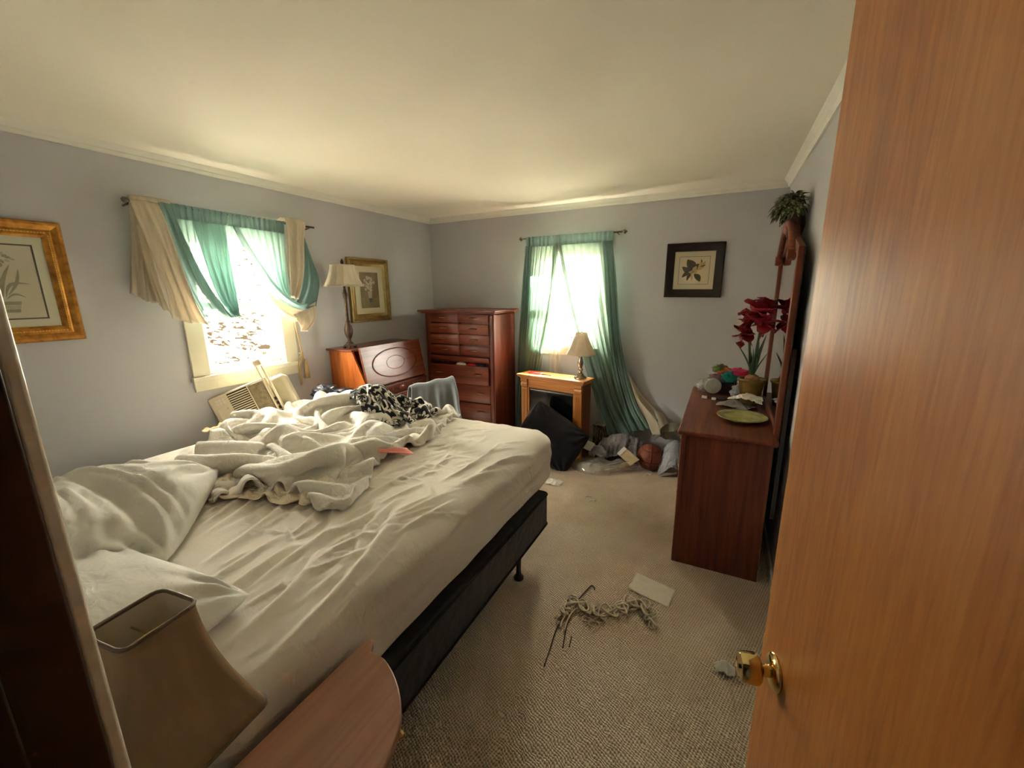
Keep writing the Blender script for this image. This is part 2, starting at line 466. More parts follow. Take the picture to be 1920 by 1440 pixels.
# ------------------------------------------------------------------ tall chest of drawers
def pull(parent, loc, axis='Y', w=.09, s=1):
    """arched bar pull on an oval backplate; the face looks along -axis"""
    b = MB(); N = 9
    pts = []
    for i in range(N):
        t = i / (N - 1) * 2 - 1
        pts.append((t * w / 2, -.016 * (1 - t * t) ** .5 if abs(t) < 1 else 0, 0))
    b.tube(pts, [.0030 + .0022 * (1 - abs(i / (N - 1) * 2 - 1)) for i in range(N)], 8)
    o = b.build('handle', 'pull', parent, True)
    o.location = loc
    p = MB().lathe([(0, 0), (.044, 0), (.041, .002), (0, .003)], n=24, axis='Y', sy=.2, cap=False)
    q = p.build('backplate', 'pull_dark', o, True)
    q.scale = (1, -1, 1)
    if axis == 'X': o.rotation_euler = (0, 0, R_(-90))
    return o
M['pull'] = plain('antique_brass_pull', '#c89a63', .3, metal=1.0)
M['pull_dark'] = plain('dark_backplate', '#5b2c18', .4, metal=.6)
def drawer_front(parent, x0, x1, z0, z1, yf, mat='cherry_x', lip=.010, t=.02):
    """overlay drawer front with a stepped moulded edge; yf = front plane"""
    b = MB()
    b.box((x0, yf + .006, z0), (x1, yf + t, z1))
    e = .012
    n = [(x0, z0), (x1, z0), (x1, z1), (x0, z1)]; i = [(x0 + e, z0 + e), (x1 - e, z0 + e), (x1 - e, z1 - e), (x0 + e, z1 - e)]
    vs = [(x, yf + .006, z) for x, z in n] + [(x, yf, z) for x, z in i]
    b.add(vs, [(4, 5, 6, 7), (0, 1, 5, 4), (1, 2, 6, 5), (2, 3, 7, 6), (3, 0, 4, 7)])
    return b.build('drawer', mat, parent, bevel=.0015)
ch = thing('tall_chest', 'tall cherry-wood chest of drawers standing in the far corner', 'chest', (0, 0, 0))
X0, X1, YF, YB = .265, 1.092, -.505, -.035
b = MB()
b.box((X0, YF + .025, .0), (X0 + .03, YB, 1.39)); b.box((X1 - .03, YF + .025, .0), (X1, YB, 1.39)); b.box((X0, YB - .012, .05), (X1, YB, 1.39))
b.box((X0, YF + .05, .03), (X1, YB, .08)); b.box((X0 + .03, YF + .045, .08), (X1 - .03, YF + .06, 1.385)); b.box((X0, YF + .03, 1.375), (X1, YB, 1.392))
b.build('carcass', 'cherry', ch, bevel=.002)
for sx, x in ((-1, X0), (1, X1)):
    c0, c1 = (x - .004, x + .05) if sx < 0 else (x - .05, x + .004)
    b = MB(); b.box((c0, YF + .012, .0), (c1, YF + .05, 1.39))
    b.box((c0 + .012, YF + .004, .10), (c1 - .012, YF + .02, 1.375)); b.build('stile', 'cherry', ch, bevel=.004)
b = MB(); b.prism([(X0 - .062, -.03), (X1 + .05, -.03), (X1 + .05, YF - .045), (X0 - .062, YF - .045)], 1.405, 1.425)
b.prism([(X0 - .035, -.03), (X1 + .03, -.03), (X1 + .03, YF - .022), (X0 - .035, YF - .022)], 1.390, 1.406)
b.build('top', 'cherry_x', ch, bevel=.006)
xm = (X0 + X1) / 2 - .0
rows = [(1.300, 1.383, .012), (1.187, 1.284, .012), (1.078, 1.176, 0), (.967, 1.062, 0)]
box('centre_stile', 'cherry', (xm - .008, YF + .008, .962), (xm + .008, YF + .05, 1.39), ch, .002)
for r, (za, zb, po) in enumerate(rows):
    for (xa, xb, rt_) in ((X0 + .052, xm - .010, 0), (xm + .010, X1 - .052, 1)):
        d = drawer_front(ch, xa, xb, za, zb, YF + .005 - (po if rt_ else 0))
        pull(d, ((xa + xb) / 2, YF + .004 - (po if rt_ else 0), (za + zb) / 2 + .005))
b = MB()
for (za, zb, y) in ((.935, .952, -.012), (.912, .937, -.004), (.897, .914, .004)): b.box((X0 + .05, YF + y, za), (X1 - .05, YF + .05, zb))
b.build('waist_moulding', 'cherry_x', ch, bevel=.004)
for (za, zb, po) in ((.676, .866, .035), (.480, .664, 0), (.285, .468, 0), (.09, .273, 0)):
    d = drawer_front(ch, X0 + .052, X1 - .052, za, zb, YF + .005 - po)
    if po:
        box('drawer_side', 'cherry', (X0 + .075, YF + .02 - po, za + .01), (X0 + .087, YF + .05, zb - .03), d); box('drawer_side', 'cherry', (X1 - .087, YF + .02 - po, za + .01), (X1 - .075, YF + .05, zb - .03), d)
        box('drawer_bottom', 'cherry', (X0 + .08, YF + .02 - po, za + .012), (X1 - .08, YF + .05, za + .02), d)
    for fx in (.22, .80): pull(d, (X0 + (X1 - X0) * fx, YF + .004 - po, (za + zb) / 2 + .01))
b = MB()
b.prism([(X0 - .006, 0), (X0 + .10, 0), (X0 + .13, .05), (X1 - .13, .05), (X1 - .10, 0), (X1 + .006, 0), (X1 + .006, .085), (X0 - .006, .085)], YF + .0, YF + .03, 'Y')
b.build('plinth', 'cherry_x', ch, bevel=.003)

# ------------------------------------------------------------------ low dresser with mirror on the right
dr = thing('low_dresser', 'low reddish-brown dresser with arched mirror against the right wall', 'dresser', (0, 0, 0))
DA, DB, DXF, DXB, DZ = -1.628, -.44, 2.945, 3.380, .83
b = MB(); b.box((DXF, DA, 0), (DXB, DA + .02, DZ - .022)); b.box((DXF, DB - .02, 0), (DXB, DB, DZ - .022)); b.box((DXB - .01, DA + .02, .04), (DXB, DB - .02, DZ - .022)); b.box((DXF + .02, DA + .02, .03), (DXB, DB - .02, .06)); b.box((DXF + .022, DA + .02, .06), (DXF + .03, DB - .02, DZ - .03))
b.build('carcass', 'cherry', dr, bevel=.002)
b = MB(); b.box((DXF - .012, DA - .003, 0), (DXF + .018, DA + .04, DZ - .022)); b.build('stile', 'cherry', dr, bevel=.006, seg=3)
b = MB(); b.box((DXF - .012, DB - .04, 0), (DXF + .018, DB + .003, DZ - .022)); b.build('stile', 'cherry', dr, bevel=.006, seg=3)
b = MB(); b.box((DXF - .030, DA - .020, DZ - .022), (DXB + .018, DB + .02, DZ)); b.build('top', 'cherry_y', dr, bevel=.008, seg=3)
b = MB(); b.box((DXF - .016, DA + .04, 0), (DXF + .005, DB - .04, .07)); b.build('plinth', 'cherry_y', dr, bevel=.004)
cw3 = (DB - DA - .08) / 3
for r in range(4):
    za = .08 + r * .182; zb = za + .170
    for k in range(3):
        ya = DA + .04 + k * cw3 + .006; yb = ya + cw3 - .012
        d = MB().box((DXF - .010, ya, za), (DXF + .02, yb, zb)).build('drawer', 'cherry_y', dr, bevel=.006)
        h = pull(d, (DXF - .011, (ya + yb) / 2, (za + zb) / 2), 'X')
# mirror: two uprights, scrolled crest, glass
MX0, MX1 = 3.386, 3.412
MY0, MY1 = -1.50, -.68
mf = thing('mirror_frame', None, None); mf.parent = dr; 
for y0, y1 in ((MY0 - .022, MY0 + .022), (MY1 - .022, MY1 + .022)):
    box('upright', 'cherry', (MX0 - .004, y0, .76), (MX1, y1, 1.80), mf, .006)
mc = (MY0 + MY1) / 2; hw = (MY1 - MY0) / 2
# arched top rail
outer = []; inner = []
N = 24
for i in range(N + 1):
    t = -1 + 2 * i / N
    y = mc + t * (hw + .022)
    outer.append((y, 1.80 + .09 * math.cos(t * PI / 2) + .07 * math.exp(-(t / .38) ** 4)))
    inner.append((mc + t * (hw - .022), 1.76 + .07 * math.cos(t * PI / 2)))
b = MB(); b.prism(outer + inner[::-1], MX0 - .002, MX1, 'X'); b.build('crest_rail', 'cherry_y', mf, bevel=.003)
# scrolls of the crest
for sg in (-1, 1):
    pts = []
    for i in range(15):
        t = i / 14
        pts.append((MX0 - .012, mc + sg * (hw * .10 + t * hw * .62), 1.955 - .015 * t - .16 * t * t))
    b = MB().tube(pts, [.022 - .004 * t / 14 for t in range(15)], 10)
    b.lathe([(0, -.022), (.028, -.022), (.031, -.01), (.031, .012), (.02, .018), (0, .02)], (MX0 - .012, pts[-1][1], pts[-1][2] - .008), 18, 'X')
    b.build('scroll', 'cherry_y', mf, True, autos=50)
b = MB().lathe([(0, -.03), (.035, -.028), (.05, -.012), (.052, .01), (.03, .018), (0, .02)], (MX0 - .006, mc, 1.945), 20, 'X'); b.build('crest_boss', 'cherry', mf, True, autos=50)
box('bottom_rail', 'cherry_y', (MX0, MY0, .80), (MX1, MY1, .86), mf, .004)
mg = NT('mirror_silvering'); mg.base('#dadada'); mg.set(metal=1.0, rough=.02); M['mirror'] = mg.m
pane = [(y, z) for y, z in inner]
b = MB(); b.prism([(MY0 + .02, .85), (MY1 - .02, .85)] + [(y, z + .003) for y, z in inner][::-1], MX0 + .008, MX0 + .013, 'X'); b.build('mirror_glass', 'mirror', mf)
b = MB(); b.prism([(MY0 - .01, .78), (MY1 + .01, .78)] + [(y, z - .004) for y, z in outer][::-1], MX1 - .006, MX1 + .002, 'X'); b.build('backing_board', 'jamb', mf)
for y in (MY0, MY1): box('support_post', 'jamb', (MX1 + .002, y - .03, .35), (MX1 + .022, y + .03, 1.3), mf)

# ------------------------------------------------------------------ slant-front desk on the left wall
dk = thing('slant_front_desk', 'slant-front wooden writing desk with an oval panel on its lid', 'desk', (0, 0, 0))
KA, KB = -1.550, -.775
prof = [(.03, .70), (.455, .70), (.455, .80), (.305, 1.118), (.03, 1.118)]
for nm, y0, y1 in (('side_panel', KA, KA + .02), ('side_panel', KB - .02, KB)):
    b = MB(); b.prism([(p[0], p[1]) for p in prof], y0, y1, 'Y'); b.build(nm, 'desk_side', dk, bevel=.002)
box('side_moulding', 'desk_side', (.175, KA - .0015, .705), (.181, KA + .004, 1.116), dk)
b = MB(); b.box((.03, KA + .02, .70), (.04, KB - .02, 1.11)); b.box((.04, KA + .02, .70), (.44, KB - .02, .715)); b.box((.04, KA + .02, .80), (.43, KB - .02, .812)); b.build('carcass', 'desk', dk)
for k in range(4):
    box('pigeonhole_divider', 'desk', (.06, KA + .02 + (k + .6) * .16, .815), (.28, KA + .028 + (k + .6) * .16, 1.10), dk)
box('pigeonhole_shelf', 'desk', (.05, KA + .02, .96), (.28, KB - .02, .97), dk)
b = MB(); b.box((.018, KA - .025, 1.118), (.33, KB + .025, 1.136)); b.build('top', 'desk', dk, bevel=.006)
# lid, hinged at the bottom, hanging a little open at the top
lid = thing('lid', None, None, (.455, KA + .012, .808)); lid.parent = dk
tilt = math.atan2(.150, .31) - R_(15)
lid.rotation_euler = (0, -tilt, 0)
LL, LWd = .352, KB - KA - .01
b = MB(); b.box((-.02, 0, 0), (0, LWd, LL)); b.build('lid_board', 'desk', lid, bevel=.003)
def oval(r, wz, wy, rad, n=56):
    return [(.001 + rad * 0, LWd / 2 + wy * math.cos(2 * PI * i / n), LL / 2 + wz * math.sin(2 * PI * i / n)) for i in range(n + 1)]
MB().tube(oval(0, .128, .285, 0), .0062, 8, False).build('oval_moulding', 'cherry', lid, True)
MB().tube(oval(0, .060, .115, 0), .0022, 6, False).build('oval_inlay', 'desk', lid, True)
M['desk_drawer'] = wood('desk_drawer_wood', '#2b110a', '#4e2413', '#693620', 'Y', .35, 45)
b = MB(); b.box((.43, KA + .03, .715), (.487, KB - .03, .797)); d = b.build('drawer', 'desk_drawer', dk, bevel=.004)
box('drawer_end', 'desk_side', (.30, KA + .034, .72), (.478, KA + .042, .79), d)
ym = (KA + KB) / 2
for yy in (KA + .15, KB - .15):
    MB().tube([(.488, yy - .05, .757), (.497, yy - .025, .764), (.497, yy + .025, .764), (.488, yy + .05, .757)], .004, 6).build('carved_scroll', 'desk', d, True)
MB().lathe([(0, 0), (.05, 0), (.045, .008), (0, .012)], (.487, ym, .757), 24, 'X', 1, .45, False).build('carved_rosette', 'desk', d, True)
for k in (-2, -1, 1, 2): MB().lathe([(0, 0), (.011, 0), (.011, .006), (0, .013)], (.487, ym + k * .065 + (.07 if k > 0 else -.07), .757), 12, 'X', cap=False).build('knob', 'desk', d, True)
b = MB(); b.box((.022, KA - .012, .672), (.475, KB + .012, .702)); b.build('base_moulding', 'desk', dk, bevel=.008, seg=3)
n = 16
ap = [(KA + .01, .672)] + [(KA + .01 + (KB - KA - .02) * i / n, .62 - .035 * math.sin(PI * i / n) ** 2) for i in range(n + 1)] + [(KB - .01, .672)]
b = MB(); b.prism(ap, .44, .458, 'X'); b.build('apron', 'desk', dk, bevel=.002)
box('side_apron', 'desk_side', (.06, KA, .60), (.44, KA + .018, .672), dk, .002)
box('side_apron', 'desk_side', (.06, KB - .018, .60), (.44, KB, .672), dk, .002)
for (x, y, sx, sy) in ((.06, KA + .03, -1, -1), (.06, KB - .03, -1, 1), (.43, KA + .03, 1, -1), (.43, KB - .03, 1, 1)):
    pts = [(x + sx * dx, y + sy * dx, z) for dx, z in ((0, .672), (.008, .60), (.012, .52), (.004, .40), (-.006, .25), (-.006, .12), (.004, .04), (.016, .0))]
    MB().tube(pts, [.032, .034, .030, .024, .018, .015, .016, .022], 10).build('leg', 'desk', dk, True)

# ------------------------------------------------------------------ desk chair under a grey cloth
chv = Vector((.98, -1.11, 0)) - Vector((.84, -1.45, 0)); ca = math.atan2(chv.y, chv.x)
cr = thing('desk_chair', 'wooden desk chair almost hidden under a grey throw', 'chair', (.91, -1.28, 0), (0, 0, ca))
cwid = .36
for sx in (-1, 1):
    MB().tube([(sx * .16, .0, 0), (sx * .165, .01, .45), (sx * .165, -.02, .86)], [.014, .018, .014], 8).build('leg', 'cherry', cr, True)
    MB().tube([(sx * .16, .38, 0), (sx * .165, .38, .44)], [.013, .018], 8).build('leg', 'cherry', cr, True)
b = MB(); b.prism([(-.18, -.01), (.18, -.01), (.20, .40), (-.20, .40)], .44, .47); b.build('seat', 'cherry', cr, bevel=.008)
for z in (.55, .66, .77): MB().tube([(-.165, -.005 - (z - .45) * .05, z), (0, -.035 - (z - .45) * .05, z), (.165, -.005 - (z - .45) * .05, z)], .016, 8).build('back_slat', 'cherry', cr, True)
M['greythrow'] = fabric('grey_plush_throw', '#6b7074', '#7d8285', 500, .9, .3, 6, .6)
def throw():
    nu, nv = 46, 40; P = []
    for i in range(nu):
        u = i / (nu - 1) * 2 - 1
        row = []
        for j in range(nv):
            v = j / (nv - 1) * 2 - 1          # -1 back hem ... 0 top ... +1 front hem
            d = abs(v); sgn = -1 if v < 0 else 1
            top = .872 + .010 * u + .006 * math.sin(u * 7)
            drop = max(0, d - .045) * .50
            z = top - drop - (.012 * (d / .045) ** 2 if d < .045 else .012)
            yy = sgn * (min(d, .06) / .06 * .030 + drop * .10)
            fold = math.sin(u * 9.5 + 1.2 + drop * 2) * .5 + math.sin(u * 17 + 2.3 - drop * 4) * .35
            yy += -.02 + sgn * fold * min(1, drop * 4) * .026
            w = .205 + .075 * drop / .5
            x = u * w + .010 * math.sin(v * 6 + u * 3) * min(1, drop * 5)
            row.append((x, yy - .004, z))
        P.append(row)
    return MB().grid(P)
gt = throw().build('grey_throw', 'greythrow', None, True, solid=.006)
gt.location = (.91, -1.28, 0); gt.rotation_euler = (0, 0, ca)
tag(gt, 'grey plush throw draped over the back of the desk chair', 'blanket')

# ------------------------------------------------------------------ electric fireplace mantel by the back window
fp = thing('electric_fireplace', 'light oak electric fireplace with a black firebox under the window', 'fireplace', (1.262, -.345, 0), (0, 0, R_(-9.5)))
FW, FD, FH = .755, .235, .79
b = MB(); b.box((0, 0, FH - .02), (FW, FD, FH)); b.build('mantel_top', 'oak', fp, bevel=.006)
b = MB(); b.box((.012, .010, FH - .034), (FW - .012, FD - .004, FH - .02)); b.box((.026, .022, FH - .048), (FW - .026, FD - .006, FH - .034)); b.build('mantel_moulding', 'oak', fp, bevel=.006, seg=3)
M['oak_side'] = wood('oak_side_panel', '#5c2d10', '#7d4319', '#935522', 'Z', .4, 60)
for x0, x1 in ((.035, .053), (FW - .053, FW - .035)): box('side_panel', 'oak_side', (x0, .05, 0), (x1, FD - .012, FH - .048), fp, .001)
for x0 in (.038, FW - .038 - .072):
    x1 = x0 + .072
    b = MB(); b.box((x0, .032, .11), (x1, .06, FH - .135)); pil = b.build('pilaster', 'oak_v', fp, bevel=.003)
    for g in range(3): box('flute', 'oak_v', (x0 + .014 + g * .018, .0285, .14), (x0 + .022 + g * .018, .034, FH - .16), pil, .002)
    b = MB(); b.prism([(.062, FH - .048), (.022, FH - .048), (.020, FH - .075), (.030, FH - .082), (.024, FH - .095), (.022, FH - .112), (.030, FH - .132), (.062, FH - .135)], x0 - .003, x1 + .003, 'X')
    b.build('corbel', 'oak_v', fp, bevel=.003)
    box('plinth_block', 'oak_v', (x0 - .006, .022, 0), (x1 + .006, .06, .11), fp, .003)
box('frieze', 'oak', (.11, .042, FH - .135), (FW - .11, .06, FH - .048), fp, .002)
box('inner_trim', 'oak_v', (.11, .040, .05), (.128, .058, FH - .135), fp, .002); box('inner_trim', 'oak_v', (FW - .128, .040, .05), (FW - .11, .058, FH - .135), fp, .002)
box('base_rail', 'oak', (.11, .03, 0), (FW - .11, .06, .06), fp, .003)
fbg = NT('dark_firebox_glass'); fbg.base('#0d1012'); fbg.set(rough=.12, spec=.6); M['firebox'] = fbg.m
box('firebox', 'black', (.128, .052, .06), (FW - .128, FD - .02, FH - .135), fp)
box('glass_front', 'firebox', (.135, .046, .07), (FW - .135, .0515, FH - .165), fp, .001)
box('vent_louvre', 'pewter', (.14, .044, FH - .158), (FW - .14, .050, FH - .150), fp, .001)

# ------------------------------------------------------------------ nightstand at the bottom edge
ns = thing('nightstand', 'small light-brown nightstand with a bowed top beside the bed', 'nightstand', (0, 0, 0))
NZ = .62
arc = cat_rom([(2.290, -3.350), (2.345, -3.352), (2.425, -3.392), (2.490, -3.452), (2.527, -3.53), (2.540, -3.62), (2.536, -3.72), (2.52, -3.80)], 24)
topo = [(2.244, -3.915), (2.244, -3.345), (2.249, -3.327), (2.258, -3.318), (2.268, -3.320), (2.276, -3.330)] + [(p[0], p[1]) for p in arc] + [(2.52, -3.915)]
b = MB(); b.prism(topo, NZ - .022, NZ); b.build('top', 'nightstand', ns, bevel=.008, seg=3)
b = MB(); b.prism([(2.244 + (x - 2.244) * .90 + .006, -3.905 + (y + 3.905) * .93) for x, y in topo], NZ - .16, NZ - .022); b.build('drawer_case', 'nightstand', ns, bevel=.003)
MB().lathe([(0, 0), (.010, 0), (.009, .014), (.016, .022), (0, .030)], (0, 0, 0), 16, 'Y', cap=False).build('knob', 'brass', ns, True).location = (2.46, -3.455, NZ - .09)
for x, y in ((2.275, -3.885), (2.275, -3.39), (2.47, -3.885), (2.46, -3.56)):
    MB().tube([(x, y, NZ - .16), (x, y, NZ - .3), (x, y, .02), (x, y, 0)], [.022, .018, .013, .015], 10).build('leg', 'nightstand', ns, True)
MB().prism([(2.27, -3.88), (2.27, -3.40), (2.36, -3.42), (2.45, -3.55), (2.46, -3.88)], .18, .195).build('lower_shelf', 'nightstand', ns, bevel=.003)
# ------------------------------------------------------------------ framed pictures
def profile_frame(root, w, h, prof, mat, name='frame'):
    """prof: list of (inset, depth) from outer edge; frame in local XZ, depth towards -Y"""
    cs = [(-1, -1), (1, -1), (1, 1), (-1, 1)]
    b = MB(); n = len(prof); vs = []
    for sx, sz in cs:
        for ins, dep in prof: vs.append((sx * (w / 2 - ins), -dep, sz * (h / 2 - ins)))
    fs = []
    for k in range(4):
        for i in range(n - 1):
            a, c = k * n, ((k + 1) % 4) * n
            fs.append((a + i, a + i + 1, c + i + 1, c + i))
    b.add(vs, fs)
    return b.build(name, mat, root, True, autos=30)
def flat_poly(root, name, mat, pts, y, thick=.0004):
    b = MB(); b.prism(pts, y - thick, y, 'Y'); return b.build(name, mat, root)
def leaf_pts(x0, z0, x1, z1, w, bend=0, n=9):
    d = np.array([x1 - x0, z1 - z0]); L = np.hypot(*d); d /= L; nn = np.array([-d[1], d[0]]); a = []; c = []
    for i in range(n + 1):
        t = i / n; p = np.array([x0, z0]) + d * L * t + nn * bend * math.sin(PI * t); ww = w * math.sin(PI * min(1, t * .92 + .05)) ** .8
        a.append(tuple(p + nn * ww / 2)); c.append(tuple(p - nn * ww / 2))
    return a + c[::-1]
def picture(name, label, loc, rotz, w, h, fw_, prof, fmat, matmat, artmat, art, border=None, tiltr=0):
    r = thing(name, label, 'picture', loc, (0, tiltr, rotz))
    profile_frame(r, w, h, prof, fmat)
    box('backing', 'jamb', (-w / 2 + .004, -.006, -h / 2 + .004), (w / 2 - .004, -.001, h / 2 - .004), r)
    box('mat', matmat, (-w / 2 + fw_ - .004, -.008, -h / 2 + fw_ - .004), (w / 2 - fw_ + .004, -.0055, h / 2 - fw_ + .004), r)
    aw, ah = art
    pr = box('print', artmat, (-aw / 2, -.0088, -ah / 2), (aw / 2, -.0078, ah / 2), r)
    box('glazing', 'picglass', (-w / 2 + fw_ - .003, -.0120, -h / 2 + fw_ - .003), (w / 2 - fw_ + .003, -.0110, h / 2 - fw_ + .003), r)
    if border:
        bw, bh, t, bm_ = border
        profile_frame(r, bw, bh, [(0, .0082), (0, .0090), (t, .0090), (t, .0082)], bm_, 'mat_line')
    return r, pr
pg = NT('picture_glazing'); pg.t.nodes.remove(pg.b)
_t = pg.n('ShaderNodeBsdfTransparent'); _g = pg.n('ShaderNodeBsdfGlossy'); _m = pg.n('ShaderNodeMixShader'); _g.inputs['Roughness'].default_value = .05; _m.inputs[0].default_value = .04
pg.l(_t.outputs[0], _m.inputs[1]); pg.l(_g.outputs[0], _m.inputs[2]); pg.l(_m.outputs[0], pg.out.inputs[0]); M['picglass'] = pg.m
gold = NT('carved_gilt'); gold.base(gold.ramp(gold.noise(gold.coord(), 30, 4), [(.3, '#8a5a22'), (.7, '#c08a3c')])); gold.set(metal=.75, rough=.34); M['gold'] = gold.m
M['gold_hi'] = plain('bright_gilt_beading', '#d6a24c', .28, .2, 60, metal=.85)
M['oldgold'] = plain('aged_gilt', '#8c7344', .36, .2, 25, metal=.7)
M['darkframe'] = plain('dark_espresso_frame', '#1f100e', .28, .2, 30)
M['matboard'] = plain('pale_green_matboard', '#c8c6ac', .8)
M['matcream'] = plain('cream_matboard', '#d2c8a8', .8)
def paper(name, a, b_, sc=6):
    s = NT(name); s.base(s.ramp(s.noise(s.coord(), sc, 5), [(.3, a), (.7, b_)])); s.set(rough=.8); return s.m
M['print_pale'] = paper('pale_botanical_paper', '#b9b399', '#c9c3aa')
M['print_sepia'] = paper('sepia_still_life', '#6a5a40', '#8a7857', 9)
M['print_cream'] = paper('cream_botanical_paper', '#d3c096', '#dccba6')
M['ink_grey'] = plain('grey_green_ink', '#8b8a72', .8, .12, 30)
M['ink_light'] = plain('pale_ink', '#a9a48c', .8, .1, 30)
M['ink_dark'] = plain('dark_grey_line', '#4d4b40', .8)
M['ink_white'] = plain('off_white_paint', '#bcb199', .8, .12, 40)
M['ink_olive'] = plain('olive_paint', '#857a4f', .8, .15, 20)
M['ink_plum'] = plain('dark_plum_ink', '#4a3a3c', .8, .3, 40)
M['ink_leaf'] = plain('deep_green_ink', '#414c33', .8, .25, 40)
M['ink_straw'] = plain('straw_ink', '#b79f72', .8, .15, 40)
# left gilt picture of a plant in a basket
gp, pr = picture('gilt_framed_picture', 'large ornate gold framed botanical print on the left wall', (.004, -3.33, 1.672), R_(90), .505, .588, .078,
    [(0, 0), (0, .020), (.006, .027), (.018, .030), (.030, .024), (.040, .018), (.048, .022), (.062, .020), (.070, .014), (.078, .010)], 'gold', 'matboard', 'print_pale', (.262, .345), (.275, .358, .007, 'ink_dark'))
b = MB()
for k in range(4):
    Ls = .505 if k % 2 == 0 else .588; nb = int((Ls - .12) / .011)
    for i in range(nb):
        t = (i - (nb - 1) / 2) * .011
        zz = .588 / 2 - .054; xx = .505 / 2 - .054
        p = [(t, -.0225, -zz), (xx, -.0225, t), (t, -.0225, zz), (-xx, -.0225, t)][k]
        rx, rz = (.0062, .004) if k % 2 == 0 else (.004, .0062)
        b.add([(p[0] + rx * a_, p[1] - .004 * c_, p[2] + rz * d_) for a_, c_, d_ in ((-1, 0, 0), (0, 0, -1), (1, 0, 0), (0, 0, 1), (0, 1, 0))], [(0, 1, 4), (1, 2, 4), (2, 3, 4), (3, 0, 4)])
o = b.build('beaded_edge', 'gold_hi', gp, True); o['kind'] = 'stuff'
yy = -.0094
for (x0, z0, x1, z1, w_, be) in ((-.02, -.07, -.06, .10, .016, -.02), (0, -.07, .0, .13, .014, 0), (.0, -.07, .045, .08, .015, .01), (-.03, -.07, -.10, .03, .014, -.03), (.01, -.07, .10, -.01, .014, .035), (.01, -.08, .075, -.075, .010, .02), (-.02, -.08, -.09, -.06, .010, -.02), (.02, -.06, .07, .06, .012, -.01)):
    flat_poly(pr, 'printed_leaf', 'ink_grey', leaf_pts(x0, z0, x1, z1, w_, be), yy); yy -= .00006
for i in range(16):
    a = i * 2.4; rr = .012 + .03 * random.random(); x, z = .015 + rr * math.cos(a), .115 + rr * .8 * math.sin(a)
    flat_poly(pr, 'printed_blossom', 'ink_light' if i % 2 else 'ink_grey', leaf_pts(x, z, x + .02 * math.cos(a), z + .02 * math.sin(a), .012), yy); yy -= .00004
for k in range(3):
    flat_poly(pr, 'printed_basket_band', 'ink_grey' if k % 2 == 0 else 'ink_light', [(-.055 + .004 * k, -.092 - k * .018), (.055 - .004 * k, -.092 - k * .018), (.052 - .004 * k, -.108 - k * .018), (-.052 + .004 * k, -.108 - k * .018)], -.0093)
# middle picture over the desk
mp_, pr = picture('flower_still_life', 'gold framed sepia still life of white flowers behind the desk lamp', (.004, -.999, 1.628), R_(90), .508, .590, .074,
    [(0, 0), (0, .024), (.005, .030), (.016, .030), (.022, .022), (.036, .016), (.050, .020), (.056, .018), (.064, .012), (.074, .010)], 'oldgold', 'matcream', 'print_sepia', (.232, .335))
flat_poly(pr, 'painted_table', 'ink_olive', [(-.116, -.1675), (.116, -.1675), (.116, -.075), (-.116, -.068)], -.00885)
yy = -.0092
flat_poly(pr, 'painted_vase', 'ink_light', [(-.026, -.01), (.026, -.01), (.022, -.075), (-.020, -.075)], yy)
flat_poly(pr, 'painted_shadow', 'ink_dark', [(-.022, -.076), (.024, -.076), (.008, -.115), (-.004, -.115)], yy)
for i in range(22):
    a = random.random() * 6.28; rr = .075 * random.random() ** .6; x, z = rr * math.cos(a), .06 + rr * 1.0 * math.sin(a)
    for k in range(4):
        aa = a + k * 1.57; flat_poly(pr, 'painted_petal', 'ink_white' if (i + k) % 4 else 'ink_light', leaf_pts(x, z, x + .017 * math.cos(aa), z + .017 * math.sin(aa), .013), yy)
    yy -= .00004
# back wall picture
bp_, pr = picture('dark_framed_print', 'square dark-framed flower print on the back wall', (2.82, -.004, 1.761), 0, .460, .456, .070,
    [(0, 0), (0, .026), (.008, .030), (.030, .026), (.040, .018), (.052, .016), (.060, .013), (.070, .010)], 'darkframe', 'matcream', 'print_cream', (.195, .185), (.245, .235, .003, 'ink_dark'), R_(.6))
yy = -.0094
for args, mt in (((.005, -.03, .055, -.0925, .045, .008), 'ink_leaf'), ((-.015, .0, -.055, .0925, .05, .0), 'ink_leaf'), ((-.005, .0, -.045, .088, .055, -.012), 'ink_plum'), ((-.01, .0, -.095, .03, .045, .012), 'ink_plum'), ((-.01, -.01, -.092, -.055, .035, -.01), 'ink_plum'), ((0, -.01, -.05, -.085, .028, -.012), 'ink_plum'), ((0, .0, .035, .055, .04, .0), 'ink_plum'),
    ((.03, .0, .085, .075, .03, -.008), 'ink_straw'), ((.03, .0, .06, .085, .022, .0), 'ink_straw'), ((.06, .06, .05, .092, .010, 0), 'ink_plum'), ((.05, .03, .09, .045, .010, 0), 'ink_plum'), ((-.015, -.02, -.01, -.0925, .018, 0), 'ink_straw'),
    ((-.01, -.005, .02, .035, .03, 0), 'ink_straw'), ((-.04, -.015, .03, -.01, .03, 0), 'ink_straw'), ((-.02, -.02, .01, .0, .015, 0), 'ink_olive')):
    flat_poly(pr, 'printed_petal', mt, leaf_pts(*args), yy); yy -= .00008

